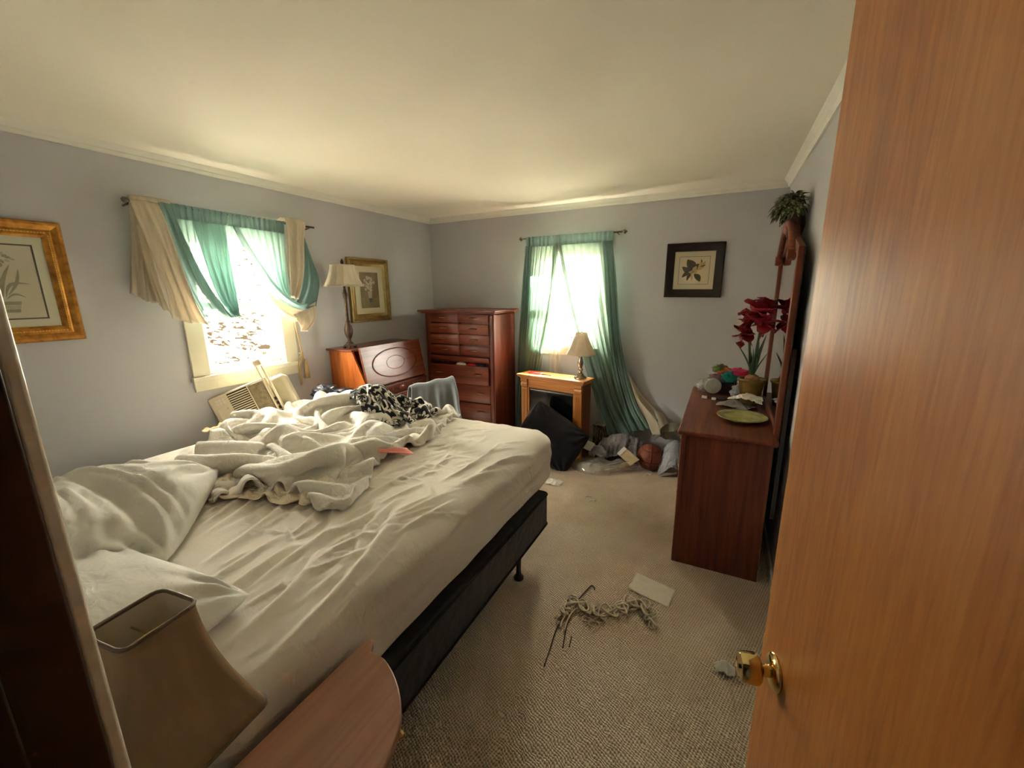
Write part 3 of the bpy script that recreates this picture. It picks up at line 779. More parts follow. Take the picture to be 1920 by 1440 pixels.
# ------------------------------------------------------------------ bed
BX0, BX1 = .285, 2.22
bf = thing('metal_bedstead', 'black metal bed frame legs under the box spring', 'bed frame', (0, 0, 0))
b = MB(); b.box((BX0 + .02, -3.85, .160), (BX0 + .055, -1.90, .178)); b.build('side_rail', 'black', bf, bevel=.002)
b = MB(); b.box((BX1 - .055, -3.85, .160), (BX1 - .02, -1.90, .178)); b.box((BX1 - .024, -3.85, .150), (BX1 - .02, -1.90, .178)); b.build('side_rail', 'black', bf, bevel=.001)
for y in (-2.18, -3.55): box('cross_rail', 'black', (BX0 + .03, y - .015, .150), (BX1 - .03, y + .015, .166), bf)
for x in (BX0 + .06, BX1 - .045, (BX0 + BX1) / 2):
    for y in (-2.18, -3.55):
        MB().lathe([(0, 0), (.028, 0), (.029, .012), (.016, .03), (.013, .06), (.016, .155), (0, .155)], (x, y, 0), 12, cap=False).build('leg', 'black', bf, True)
bs = thing('box_spring', 'black quilted box spring under the mattress', 'box spring', (0, 0, 0))
def quilt():
    s = NT('black_damask_cover'); c = s.coord()
    a = s.n('ShaderNodeTexVoronoi'); a.inputs['Scale'].default_value = 22; s.l(c, a.inputs['Vector'])
    s.base(s.ramp(a.outputs['Distance'], [(.2, '#141416'), (.5, '#1d1d20')])); s.set(rough=.75, sheen=.2)
    s.bump(a.outputs['Distance'], .5, .006); return s.m
M['quilt'] = quilt()
b = MB(); b.box((BX0, -3.875, .180), (BX1, -1.855, .400)); b.build('cover', 'quilt', bs, bevel=.02, seg=4)
def loop_pts(x0, x1, y0, y1, r, z, n=5):
    out = []
    for cx, cy, a0 in ((x1 - r, y1 - r, 0), (x0 + r, y1 - r, 90), (x0 + r, y0 + r, 180), (x1 - r, y0 + r, 270)):
        for i in range(n + 1): a = R_(a0 + 90 * i / n); out.append((cx + r * math.cos(a), cy + r * math.sin(a), z))
    return out + [out[0]]
for z in (.192, .389): MB().tube(loop_pts(BX0 - .003, BX1 + .003, -3.878, -1.852, .03, z), .006, 6, False).build('piping', 'blackfab', bs, True)

# --- mattress in its wrinkled fitted sheet
MXa, MXb, MYa, MYb, MZa, MZb = .27, 2.205, -3.80, -1.635, .402, .742
rng = np.random.RandomState(11)
STROKES = []
def stroke(pts, w, h): STROKES.append((np.array(pts, float), w, h))
for i in range(85):      # fan of long soft creases running from the head towards the foot
    x = rng.uniform(1.0, 2.12); y = rng.uniform(-3.62, -2.55)
    a = math.radians(rng.normal(112 - 45 * (x - 1.3), 12)); L = rng.uniform(.18, .60)
    bend = rng.normal(0, .25)
    p = [(x, y)]
    for k in range(6): a += bend / 6; p.append((p[-1][0] + math.cos(a) * L / 6, p[-1][1] + math.sin(a) * L / 6))
    stroke(p, rng.uniform(.006, .016), rng.uniform(.007, .020))
for i in range(60):      # short crumples in the middle
    x = rng.uniform(1.0, 2.0); y = rng.uniform(-3.5, -2.2)
    a = math.radians(rng.normal(70, 45)); L = rng.uniform(.06, .2)
    bend = rng.normal(0, .7); p = [(x, y)]
    for k in range(4): a += bend / 4; p.append((p[-1][0] + math.cos(a) * L / 4, p[-1][1] + math.sin(a) * L / 4))
    stroke(p, rng.uniform(.005, .010), rng.uniform(.005, .011))
for i in range(40):      # fine pulls at the foot, running to the right edge
    x = rng.uniform(1.35, 2.10); y = rng.uniform(-2.6, -1.75)
    a = math.radians(rng.normal(62, 14)); L = rng.uniform(.08, .3); bend = rng.normal(0, .3); p = [(x, y)]
    for k in range(4): a += bend / 4; p.append((p[-1][0] + math.cos(a) * L / 4, p[-1][1] + math.sin(a) * L / 4))
    stroke(p, rng.uniform(.006, .014), rng.uniform(.003, .007))
for i in range(46):      # left half and window edge: bunched sheet
    x = rng.uniform(.30, 1.1); y = rng.uniform(-3.6, -1.8)
    a = math.radians(rng.normal(20, 30)); L = rng.uniform(.1, .35); bend = rng.normal(0, .6); p = [(x, y)]
    for k in range(4): a += bend / 4; p.append((p[-1][0] + math.cos(a) * L / 4, p[-1][1] + math.sin(a) * L / 4))
    stroke(p, rng.uniform(.010, .022), rng.uniform(.012, .035))
# a few deep named creases near the nightstand
for p, w, h in (([(2.17, -3.62), (2.13, -3.30), (2.06, -3.05), (1.96, -2.86)], .016, .022), ([(2.19, -3.50), (2.16, -3.22), (2.11, -2.95)], .012, .014), ([(2.06, -3.60), (2.02, -3.38), (1.93, -3.20)], .014, .018),
                ([(1.98, -3.42), (1.86, -3.12), (1.70, -2.95), (1.62, -2.80)], .012, .014), ([(1.66, -3.44), (1.58, -3.15), (1.46, -2.93)], .014, .014), ([(1.50, -3.40), (1.42, -3.15), (1.33, -3.0)], .014, .012), ([(2.08, -3.20), (1.98, -3.05), (1.92, -2.80)], .010, .014)):
    stroke([tuple(q) for q in cat_rom([(a, c) for a, c in p], 9)], w, h)
def wrinkle(x, y):
    hgt = np.zeros_like(x)
    for P, w, h in STROKES:
        x0, x1 = P[:, 0].min() - 4 * w, P[:, 0].max() + 4 * w; y0, y1 = P[:, 1].min() - 4 * w, P[:, 1].max() + 4 * w
        idx = np.where((x > x0) & (x < x1) & (y > y0) & (y < y1))[0]
        if not len(idx): continue
        px = np.stack([x[idx], y[idx]], 1); best = np.full(len(idx), 1e9); bt = np.zeros(len(idx)); side = np.zeros(len(idx))
        n = len(P) - 1
        for k in range(n):
            a, c = P[k], P[k + 1]; d = c - a; L2 = d @ d
            t = np.clip(((px - a) @ d) / L2, 0, 1); q = px - a - t[:, None] * d; dd = np.hypot(q[:, 0], q[:, 1])
            m_ = dd < best; best[m_] = dd[m_]; bt[m_] = (k + t[m_]) / n; side[m_] = np.sign(q[m_, 0] * d[1] - q[m_, 1] * d[0])
        taper = np.clip(np.sin(np.pi * np.clip(bt, 0, 1)), 0, 1) ** .7
        ww = np.where(side > 0, w * 1.7, w * .8)
        hgt[idx] = np.maximum(hgt[idx], h * taper * np.exp(-(best / ww) ** 2)) + .25 * np.minimum(hgt[idx], h * taper * np.exp(-(best / ww) ** 2)) - .25 * h * taper * np.exp(-((best - 2.2 * ww) / ww) ** 2)
    return hgt
def mattress_mesh():
    lo = np.array([MXa, MYa, MZa]); hi = np.array([MXb, MYb, MZb]); r = .085
    def face(ax, val, na, nb):
        o = [i for i in range(3) if i != ax]
        A, B = np.meshgrid(np.linspace(lo[o[0]], hi[o[0]], na + 1), np.linspace(lo[o[1]], hi[o[1]], nb + 1), indexing='ij')
        P = np.zeros((na + 1, nb + 1, 3)); P[..., o[0]] = A; P[..., o[1]] = B; P[..., ax] = val; return P
    nx, ny, nz = 260, 285, 30
    b = MB()
    faces = [face(2, hi[2], nx, ny), face(2, lo[2], 20, 20), face(0, hi[0], ny, nz), face(0, lo[0], ny, nz), face(1, hi[1], nx, nz), face(1, lo[1], nx, nz)]
    for P in faces:
        sh = P.shape; p = P.reshape(-1, 3)
        rr = np.array([.17, .17, .075])
        inner = np.clip(p, lo + rr, hi - rr)
        d = (p - inner) / rr
        # superellipsoid rounding: big radius in plan, tighter over the edge
        n_ = np.linalg.norm(d, axis=1); n_[n_ == 0] = 1
        dxy = np.hypot(d[:, 0], d[:, 1]); dz = np.abs(d[:, 2])
        sc = np.maximum(np.max(np.abs(d), axis=1), 1e-9) / n_
        q = inner + d * sc[:, None] * rr
        nr = d / rr; nr /= np.maximum(np.linalg.norm(nr, axis=1), 1e-9)[:, None]
        top = np.clip(nr[:, 2], 0, 1)
        # dome + side bulge
        u = (q[:, 0] - (lo[0] + hi[0]) / 2) / ((hi[0] - lo[0]) / 2); v = (q[:, 1] - (lo[1] + hi[1]) / 2) / ((hi[1] - lo[1]) / 2)
        q[:, 2] += top * .012 * (1 - u ** 4) * (1 - v ** 4)
        w_ = wrinkle(q[:, 0], q[:, 1])
        side = 1 - np.abs(nr[:, 2])
        # vertical pulls on the hanging sides
        s = np.where(np.abs(nr[:, 0]) > np.abs(nr[:, 1]), q[:, 1], q[:, 0])
        zz = (q[:, 2] - MZa) / (MZb - MZa)
        pl = .0045 * np.sin(s * 9 + 3 * zz) + .0035 * np.sin(s * 23 + 5 * zz + 1.3) + .006 * np.exp(-((zz - .55 - .06 * np.sin(s * 3)) / .07) ** 2) - .004 * np.exp(-((zz - .38 - .05 * np.sin(s * 2.3 + 1)) / .05) ** 2)
        q = q + nr * (w_ * top + pl * side)[:, None]
        b.grid(q.reshape(sh).tolist())
    return b
mt = thing('mattress', 'large mattress in a wrinkled cream fitted sheet', 'mattress', (0, 0, 0))
b = mattress_mesh()
o = b.build('fitted_sheet', 'sheet', mt, True)
bm = bmesh.new(); bm.from_mesh(o.data); bmesh.ops.remove_doubles(bm, verts=bm.verts, dist=.0006); bm.to_mesh(o.data); bm.free()
for p in o.data.polygons: p.use_smooth = True
#M['tick'] = fabric('mattress_ticking', '#9a9aa0', '#a8a8ac', 500)
#MB().tube(loop_pts(MXa + .012, MXb - .012, MYa + .012, MYb - .012, .16, MZa + .004, 8), .008, 6, False).build('mattress_welt', 'tick', mt, True)

M['creamsheet'] = fabric('warm_cream_sheet', '#e6d8ba', '#ecdfc6', 1200, .85, .12, 3, .15, .7, 14)
# --- crumpled cloth: a sheet grown between its supports until it buckles into folds
def crumple(nx, ny, mapf, ground, grow, steps=160, iters=6, seed=1, amp=.03, bend=.25, grav=.0012, fric=.75, pin=None, freq=3.0, tmax=1.0, ceil=None, n4=0):
    r = np.random.RandomState(seed)
    U, V = np.meshgrid(np.linspace(0, 1, nx), np.linspace(0, 1, ny), indexing='ij')
    XY = mapf(U, V)
    P = np.zeros((nx, ny, 3)); P[..., :2] = XY
    z = np.zeros((nx, ny))
    for k in range(14):
        f = freq * (1 + 2.2 * r.rand()); a = r.rand() * 6.28; ph = r.rand() * 6.28
        z += np.cos((U * math.cos(a) + V * math.sin(a)) * f * 6.28 + ph) / (1 + .3 * k)
    z = z / np.abs(z).max()
    G = ground(P[..., 0], P[..., 1])
    P[..., 2] = G + amp * (1 + z)
    Q = P.copy()
    def dist(a, c): return np.sqrt(((a - c) ** 2).sum(-1))
    sl = []
    def pair(s0, s1, k): sl.append((s0, s1, k))
    S = np.s_
    for off in (0, 1):
        pair(S[off:nx - 1:2, :], S[off + 1:nx:2, :], 1.0); pair(S[:, off:ny - 1:2], S[:, off + 1:ny:2], 1.0)
        pair(S[off:nx - 1:2, :-1], S[off + 1:nx:2, 1:], .5); pair(S[off:nx - 1:2, 1:], S[off + 1:nx:2, :-1], .5)
    for off in (0, 1, 2, 3):
        pair(S[off:nx - 2:4, :], S[off + 2:nx:4, :], bend); pair(S[:, off:ny - 2:4], S[:, off + 2:ny:4], bend)
    if n4:
        for off in range(8):
            pair(S[off:nx - 4:8, :], S[off + 4:nx:8, :], n4); pair(S[:, off:ny - 4:8], S[:, off + 4:ny:8], n4)
    pairs = []
    for s0, s1, k in sl:
        a, c = P[s0], P[s1]
        n0 = min(a.shape[0], c.shape[0]); n1 = min(a.shape[1], c.shape[1])
        def cut(s, n0, n1): return s, n0, n1
        flat = np.concatenate([XY, np.zeros((nx, ny, 1))], -1)
        L = dist(flat[s0][:n0, :n1], flat[s1][:n0, :n1])
        pairs.append((s0, s1, k, n0, n1, L))
    gmap = grow(U, V) if callable(grow) else None
    for st in range(steps):
        t = min(1, (st + 1) / (steps * .6))
        vel = (P - Q) * .93; Q = P.copy(); P = P + vel; P[..., 2] -= grav
        for it in range(iters):
            for s0, s1, k, n0, n1, L in pairs:
                a = P[s0][:n0, :n1]; c = P[s1][:n0, :n1]; d = c - a
                l = np.sqrt((d * d).sum(-1)) + 1e-9
                g = 1 + t * ((gmap[s0][:n0, :n1]) if gmap is not None else grow)
                corr = d * ((l - L * g) / l * .5 * k)[..., None]
                a += corr; c -= corr
        if pin is not None:
            w_ = pin(U, V)[..., None]
            P[..., :2] = P[..., :2] * (1 - w_) + XY * w_
        G = ground(P[..., 0], P[..., 1]); low = P[..., 2] < G
        P[..., 2] = np.where(low, G, P[..., 2])
        for c_ in (0, 1): P[..., c_] = np.where(low, Q[..., c_] + (P[..., c_] - Q[..., c_]) * (1 - fric), P[..., c_])
        if ceil is not None: P[..., 2] = np.minimum(P[..., 2], G + ceil)
    return P, U, V
def cloth_obj(name, P, mat, solid=.012, sub=1, parent=None, uv=None, smooth_it=2):
    for _ in range(smooth_it):
        A = P.copy(); A[1:-1, 1:-1] = .5 * P[1:-1, 1:-1] + .125 * (P[:-2, 1:-1] + P[2:, 1:-1] + P[1:-1, :-2] + P[1:-1, 2:]); P = A
    b = MB().grid(P.tolist())
    o = b.build(name, mat, parent, True)
    if uv is not None:
        lay = o.data.uv_layers.new(name='UVMap'); fl = np.array(uv).reshape(-1, 2)
        idx = np.zeros(len(o.data.loops), int); o.data.loops.foreach_get('vertex_index', idx)
        lay.data.foreach_set('uv', fl[idx].ravel())
    if solid: md = o.modifiers.new('solid', 'SOLIDIFY'); md.thickness = solid; md.offset = 1
    if sub: md = o.modifiers.new('sub', 'SUBSURF'); md.levels = sub; md.render_levels = sub
    return o
def bilin(p00, p10, p11, p01, bow=None):
    p00, p10, p11, p01 = [np.array(p, float) for p in (p00, p10, p11, p01)]
    def f(U, V):
        u, v = U[..., None], V[..., None]
        q = (1 - u) * (1 - v) * p00 + u * (1 - v) * p10 + u * v * p11 + (1 - u) * v * p01
        if bow: q = q + bow(U, V)
        return q
    return f
def bed_ground(x, y):
    u = np.clip((x - .27) / .06, 0, 1); return np.where(x > .22, MZb + .014, MZb + .014 - np.clip((.22 - x) * 2.5, 0, .25)) + .0 * y
def bowl(U, V):
    w = np.sin(PI * V) * (1 - U); z = np.sin(PI * U) * V * .10
    e = .035 * np.sin(9 * V + 1) * (U > .5) * (U - .5) * 2 + .03 * np.sin(13 * V)
    return np.stack([-.22 * w + e + .05 * np.sin(8 * U) * (1 - V) , z * .4 + .05 * np.sin(11 * U) * (1 - V)], -1)
BUMPS = [(.55, -2.55, .16, .09), (.75, -2.15, .18, .11), (1.05, -2.65, .13, .06), (1.30, -2.90, .12, .05), (1.45, -2.55, .10, .04), (.95, -2.95, .10, .05), (1.20, -2.30, .12, .03), (.60, -1.95, .12, .06), (1.42, -2.80, .07, .05), (.85, -2.62, .08, .05)]
def comf_ground(x, y):
    g = bed_ground(x, y)
    for cx, cy, r_, h_ in BUMPS: g = g + h_ * np.exp(-((x - cx) ** 2 + (y - cy) ** 2) / r_ ** 2)
    return g
P, U, V = crumple(100, 110, bilin((.98, -3.26), (1.70, -3.0), (1.52, -1.74), (.34, -1.84), bowl), comf_ground,
    lambda U, V: .46 + .22 * np.sin(U * 7 + 2 * V) * np.sin(V * 9 - 3 * U) + .25 * np.exp(-((U - .45) / .35) ** 2 - ((V - .45) / .40) ** 2), 170, 6, 5, .07, .28, .0008, .8,
    lambda U, V: np.where((U < .02) | (U > .98) | (V < .02) | (V > .98), .35, .0), n4=.04)
cf = cloth_obj('comforter', P + np.array([0, 0, .006]), 'comforter', .014, 1)
P, U, V = crumple(56, 40, bilin((.95, -3.30), (1.66, -3.06), (1.68, -2.86), (.95, -3.02)), lambda x, y: bed_ground(x, y) + .016, .40, 110, 6, 14, .03, .22, .0010, .85, lambda U, V: np.where((U < .03) | (U > .97) | (V > .9), .35, .0), 4.0)
fs_ = cloth_obj('flat_sheet', P, 'creamsheet', .004, 1)
tag(fs_, 'cream flat sheet bunched under the near edge of the comforter', 'sheet')
tag(cf, 'white rumpled comforter heaped across the middle of the bed', 'comforter')
# patterned throw
def floral():
    s = NT('black_white_medallion_print')
    uv = s.n('ShaderNodeTexCoord').outputs['UV']
    vo = s.n('ShaderNodeTexVoronoi'); vo.inputs['Scale'].default_value = 4.6; vo.inputs['Randomness'].default_value = .35
    s.l(uv, vo.inputs['Vector'])
    sc = s.n('ShaderNodeVectorMath', operation='SCALE'); s.l(uv, sc.inputs[0]); sc.inputs['Scale'].default_value = 4.6
    ps = s.n('ShaderNodeVectorMath', operation='SCALE'); s.l(vo.outputs['Position'], ps.inputs[0]); ps.inputs['Scale'].default_value = 4.6
    df = s.n('ShaderNodeVectorMath', operation='SUBTRACT'); s.l(sc.outputs[0], df.inputs[0]); s.l(ps.outputs[0], df.inputs[1])
    sp = s.n('ShaderNodeSeparateXYZ'); s.l(df.outputs[0], sp.inputs[0])
    r = s.math('SQRT', s.math('ADD', s.math('MULTIPLY', sp.outputs[0], sp.outputs[0]), s.math('MULTIPLY', sp.outputs[1], sp.outputs[1])))
    th = s.math('ARCTAN2', sp.outputs[1], sp.outputs[0])
    pet = s.math('ABSOLUTE', s.math('COSINE', s.math('MULTIPLY', th, 4.0)))
    rad = s.math('SUBTRACT', r, s.math('MULTIPLY', pet, .14))
    w1 = s.math('SINE', s.math('MULTIPLY', rad, 19.0))
    s.base(s.ramp(w1, [(.44, '#101118'), (.5, '#e2ddcf')], 'LINEAR'))
    s.set(rough=.9, sheen=.3); return s.m
M['floral'] = floral()
def thr_ground(x, y): return bed_ground(x, y) + .05 * np.exp(-((x - 1.1) / .22) ** 2 - ((y + 2.05) / .2) ** 2)
P, U, V = crumple(46, 46, bilin((.84, -2.10), (1.30, -2.34), (1.42, -1.86), (.92, -1.72)), thr_ground, .75, 150, 6, 9, .05, .25, .0008, .8, lambda U, V: np.where((U < .02) | (U > .98) | (V < .02) | (V > .98), .25, .0), 3.0)
bump_ = .15 * np.exp(-(((P[..., 0] - 1.04) / .20) ** 2 + ((P[..., 1] + 2.13) / .18) ** 2) ** 1.5) + .04 * np.exp(-((P[..., 0] - 1.24) / .14) ** 2 - ((P[..., 1] + 1.87) / .12) ** 2)
P[..., 2] += bump_ + .02
fl = cloth_obj('patterned_throw', P, 'floral', .008, 1, uv=np.stack([U * .95, V * .95], -1))
tag(fl, 'black and white medallion-print throw balled up on the comforter', 'blanket')
# pillows
def pillow(name, label, w, l, t, loc, rot, mat, seed, corner=.05, fold=0):
    n1, n2 = 64, 54; rr = random.Random(seed); b = MB(); o1, o2 = rr.random() * 9, rr.random() * 9
    for sgn in (1, -1):
        P = []
        for i in range(n1 + 1):
            row = []
            for j in range(n2 + 1):
                u = math.sin((i / n1 * 2 - 1) * PI / 2); v = math.sin((j / n2 * 2 - 1) * PI / 2)
                x = u * w / 2 * (1 - corner * v ** 4 * abs(u)); y = v * l / 2 * (1 - corner * u ** 4 * abs(v))
                e = max(0, (1 - abs(u) ** 2.6) * (1 - abs(v) ** 2.6))
                z = t / 2 * e ** .5
                # creases radiating from the corners, fading to the middle
                cre = 0
                for cx, cy in ((1, 1), (1, -1), (-1, 1), (-1, -1)):
                    dx, dy = (cx - u), (cy - v); d = math.hypot(dx, dy) + 1e-6; a_ = math.atan2(dy, dx)
                    cre += .018 * math.sin(a_ * 13 + o1 + cx) * math.exp(-(d / .62) ** 2) * min(1, d * 3)
                cre += .010 * fbm(u * 1.6 + o1, v * 1.6 + o2, 0, 3)
                if fold:
                    for k, (off, am_, wd) in enumerate(((0, 1, .13), (.22, .45, .05), (-.2, .4, .05), (.36, .3, .04), (-.34, .25, .04))):
                        dd = (v - u) * .707 - off + .28 * (u * u - .4); cre -= fold * am_ * math.exp(-(dd / wd) ** 2) * (.35 + .65 * (1 - abs(u)))
                z = z + cre * min(1, e * 5) * (t / .2)
                row.append((x, y, sgn * max(z, 0.0005 * (e > 0)) * (1 if sgn > 0 else .62)))
            P.append(row)
        b.grid(P)
    o = b.build(name, mat, None, True)
    bm = bmesh.new(); bm.from_mesh(o.data); bmesh.ops.remove_doubles(bm, verts=bm.verts, dist=.0002); bmesh.ops.recalc_face_normals(bm, faces=bm.faces); bm.to_mesh(o.data); bm.free()
    for p in o.data.polygons: p.use_smooth = True
    o.location = loc; o.rotation_euler = rot
    return tag(o, label, 'pillow')
pillow('bed_pillow', 'big creased pale pillow between the door frame and the comforter', .66, .60, .24, (1.13, -3.49, .815), (R_(-5), R_(5), R_(-42)), 'pillowcase', 3, .05, .055)
pillow('bed_pillow', 'flat white pillow behind the rectangular lamp shade', .72, .40, .15, (1.65, -3.70, .775), (0, 0, R_(7)), 'pillowcase', 8)
fpw = pillow('floor_cushion', 'black square cushion leaning on the electric fireplace', .62, .46, .20, (0, 0, 0), (0, 0, 0), 'blackfab', 5)
d1 = Vector((.51, -.07, -.25)).normalized(); d2 = Vector((.27, .10, .21)); nz_ = d1.cross(d2).normalized(); d2 = nz_.cross(d1)
if nz_.y > 0: nz_, d2 = -nz_, -d2
mm = Matrix((d1, d2, nz_)).transposed().to_4x4(); mm.translation = (1.735, -.585, .262); fpw.matrix_world = mm

# ------------------------------------------------------------------ curtains
def patch(A, B, nt=30, ns=24, folds=5, amp=.012, dirv=(1, 0, 0), ph=0.0, bulge=0.0, env=None, top=.15, rag=0, wob=.3):
    """ruled cloth between edge curves A(t) and B(t); pleats push along dirv"""
    a = cat_rom(A, nt); c = cat_rom(B, nt); D = np.array(dirv, float); P = []
    for i in range(nt):
        t = i / (nt - 1); row = []
        e = env(t) if env else min(1, top + t * 1.6)
        for j in range(ns):
            s = j / (ns - 1)
            p = a[i] * (1 - s) + c[i] * s
            f = math.sin(2 * PI * folds * s + ph + wob * math.sin(3.1 * t + ph)) + .45 * math.sin(2 * PI * folds * 1.83 * s + 1.7 * ph + wob * 2 * t)
            p = p + D * (amp * e * f + bulge * math.sin(PI * s) * math.sin(PI * min(1, t + .1)))
            if rag and i == nt - 1: p = p + np.array([0, 0, rag * math.sin(9 * s + ph) + rag * math.sin(23 * s)])
            row.append(p)
        P.append(row)
    return MB().grid(P)
M['rod'] = plain('antique_rod_metal', '#6f675a', .3, metal=1.0)
# --- left window
lr = thing('curtain_rod', 'dark curtain rod above the left window', 'curtain rod', (0, 0, 0))
MB().tube([(.095, -2.80, 2.118), (.095, -1.62, 2.118)], .008, 10).build('pole', 'rod', lr, True)
for y in (-2.79, -1.66): MB().tube([(.0, y, 2.10), (.06, y, 2.105), (.095, y, 2.112)], .006, 8).build('bracket', 'rod', lr, True)
MB().lathe([(0, -.02), (.012, -.012), (.016, 0), (.012, .012), (0, .02)], (.095, -2.815, 2.118), 12, 'Y', cap=False).build('finial', 'rod', lr, True)
cl = thing('sheer_curtain', 'teal curtain of the left window flung over the rod with its beige lining showing', 'curtain', (0, 0, 0))
patch([(.108, -2.61, 2.135), (.108, -2.61, 2.05)], [(.108, -2.235, 2.13), (.108, -2.245, 2.047)], 8, 60, 11, .006, env=lambda t: 1, ph=.4).build('rod_pocket', 'teal_dense', cl, True)
patch([(.1, -2.59, 2.06), (.1, -2.578, 1.836), (.1, -2.529, 1.645), (.1, -2.446, 1.508), (.1, -2.371, 1.448)], [(.1, -2.245, 2.051), (.1, -2.27, 1.856), (.1, -2.288, 1.646), (.1, -2.297, 1.495), (.1, -2.314, 1.452)], 36, 70, 9, .014, ph=.3).build('sheer_panel', 'teal', cl, True)
patch([(.1, -2.50, 2.06), (.1, -2.47, 1.80), (.1, -2.42, 1.58), (.1, -2.34, 1.455)], [(.1, -2.31, 2.05), (.1, -2.31, 1.80), (.105, -2.31, 1.58), (.11, -2.305, 1.452)], 36, 40, 4, .018, ph=1.3).build('sheer_fold', 'teal', cl, True)
patch([(.12, -2.672, 2.13), (.125, -2.646, 1.937), (.13, -2.613, 1.676), (.135, -2.569, 1.53), (.12, -2.525, 1.42)], [(.115, -2.60, 2.125), (.13, -2.585, 1.994), (.13, -2.515, 1.759), (.13, -2.463, 1.631), (.12, -2.36, 1.450)], 36, 26, 2.3, .012, ph=2.0, bulge=.02).build('teal_swag', 'teal_dense', cl, True)
patch([(.10, -2.800, 2.128), (.15, -2.808, 2.027), (.155, -2.792, 1.934), (.155, -2.77, 1.816), (.15, -2.735, 1.644), (.13, -2.719, 1.462)], [(.10, -2.668, 2.134), (.15, -2.664, 2.007), (.155, -2.64, 1.83), (.155, -2.617, 1.676), (.15, -2.582, 1.514), (.13, -2.528, 1.412)], 36, 30, 2.2, .013, ph=.9, bulge=.025, rag=.004).build('lining_swag', 'lining', cl, True, solid=.002)
patch([(.10, -2.80, 2.126), (.055, -2.803, 1.966), (.05, -2.83, 1.792), (.05, -2.862, 1.612)], [(.10, -2.72, 2.128), (.07, -2.73, 1.971), (.065, -2.735, 1.715), (.06, -2.725, 1.540)], 30, 26, 2.5, .012, ph=.2, rag=.006).build('hanging_tail', 'lining', cl, True, solid=.002)
patch([(.09, -2.786, 1.994), (.085, -2.778, 1.764), (.08, -2.757, 1.565)], [(.11, -2.74, 1.93), (.105, -2.72, 1.675), (.10, -2.690, 1.470)], 24, 18, 1.5, .010, ph=1.2, rag=.005).build('lining_fold', 'lining', cl, True, solid=.002)
MB().tube(cat_rom([(.10, -2.80, 2.131), (.11, -2.74, 2.136), (.11, -2.668, 2.136), (.108, -2.61, 2.135)], 14), .014, 8).build('rod_wrap', 'lining', cl, True)
c2 = thing('sheer_curtain', 'teal curtain gathered to the right of the left window, above the tassel', 'curtain', (0, 0, 0))
patch([(.108, -2.235, 2.13), (.108, -2.245, 2.047)], [(.108, -1.885, 2.128), (.108, -1.895, 2.042)], 8, 60, 10, .006, env=lambda t: 1, ph=1.4).build('rod_pocket', 'teal_dense', c2, True)
patch([(.1, -2.266, 2.05), (.1, -2.21, 1.931), (.1, -2.144, 1.782), (.1, -2.069, 1.646), (.11, -1.956, 1.56), (.12, -1.834, 1.505)], [(.1, -1.890, 2.046), (.1, -1.905, 1.881), (.1, -1.915, 1.725), (.1, -1.905, 1.607), (.11, -1.84, 1.535), (.12, -1.772, 1.515)], 40, 60, 8, .014, ph=.8).build('sheer_panel', 'teal', c2, True)
patch([(.12, -2.272, 2.052), (.13, -2.229, 1.915), (.14, -2.170, 1.765), (.15, -2.098, 1.625), (.16, -1.985, 1.528), (.165, -1.866, 1.480), (.155, -1.744, 1.505)], [(.12, -2.235, 2.050), (.135, -2.19, 1.93), (.145, -2.12, 1.79), (.155, -2.045, 1.665), (.165, -1.95, 1.565), (.165, -1.85, 1.525), (.15, -1.72, 1.56)], 44, 16, 1.2, .010, ph=.2, bulge=.022).build('teal_swag', 'teal_dense', c2, True)
patch([(.14, -2.124, 1.664), (.15, -2.058, 1.565), (.155, -1.959, 1.512), (.155, -1.85, 1.482), (.145, -1.735, 1.52)], [(.12, -2.102, 1.60), (.14, -2.034, 1.476), (.145, -1.954, 1.398), (.145, -1.904, 1.395), (.14, -1.80, 1.433)], 30, 18, 1.5, .010, ph=1.0, bulge=.015).build('lining_swag', 'lining', c2, True, solid=.002)
patch([(.12, -1.915, 2.150), (.165, -1.918, 2.12), (.17, -1.937, 1.899), (.17, -1.946, 1.715), (.165, -1.951, 1.580)], [(.12, -1.75, 2.158), (.165, -1.741, 2.12), (.17, -1.775, 2.02), (.17, -1.815, 1.758), (.165, -1.885, 1.560)], 34, 28, 2.6, .014, ph=.5, bulge=.02).build('lining_drape', 'lining', c2, True, solid=.002)
patch([(.06, -1.91, 2.135), (.10, -1.912, 2.150), (.135, -1.914, 2.145)], [(.06, -1.76, 2.145), (.10, -1.752, 2.16), (.135, -1.748, 2.150)], 10, 18, 2, .004, (0, 0, 1)).build('rod_wrap', 'lining', c2, True)
patch([(.13, -1.756, 2.06), (.145, -1.80, 1.807), (.15, -1.865, 1.626), (.15, -1.922, 1.535)], [(.10, -1.735, 2.09), (.12, -1.692, 1.853), (.13, -1.664, 1.693), (.14, -1.729, 1.500)], 30, 26, 3, .014, ph=1.9, bulge=.02).build('teal_tail', 'teal_dense', c2, True)
patch([(.12, -1.70, 1.78), (.11, -1.675, 1.70), (.10, -1.660, 1.655)], [(.12, -1.66, 1.80), (.10, -1.635, 1.70), (.09, -1.622, 1.655)], 12, 10, 1, .006).build('teal_corner', 'teal_dense', c2, True)
patch([(.15, -1.934, 1.455), (.165, -1.912, 1.372), (.14, -1.884, 1.317)], [(.15, -1.724, 1.542), (.165, -1.755, 1.417), (.14, -1.825, 1.311)], 24, 24, 2.4, .014, ph=.6, bulge=.03).build('lining_puff', 'lining', c2, True, solid=.002)
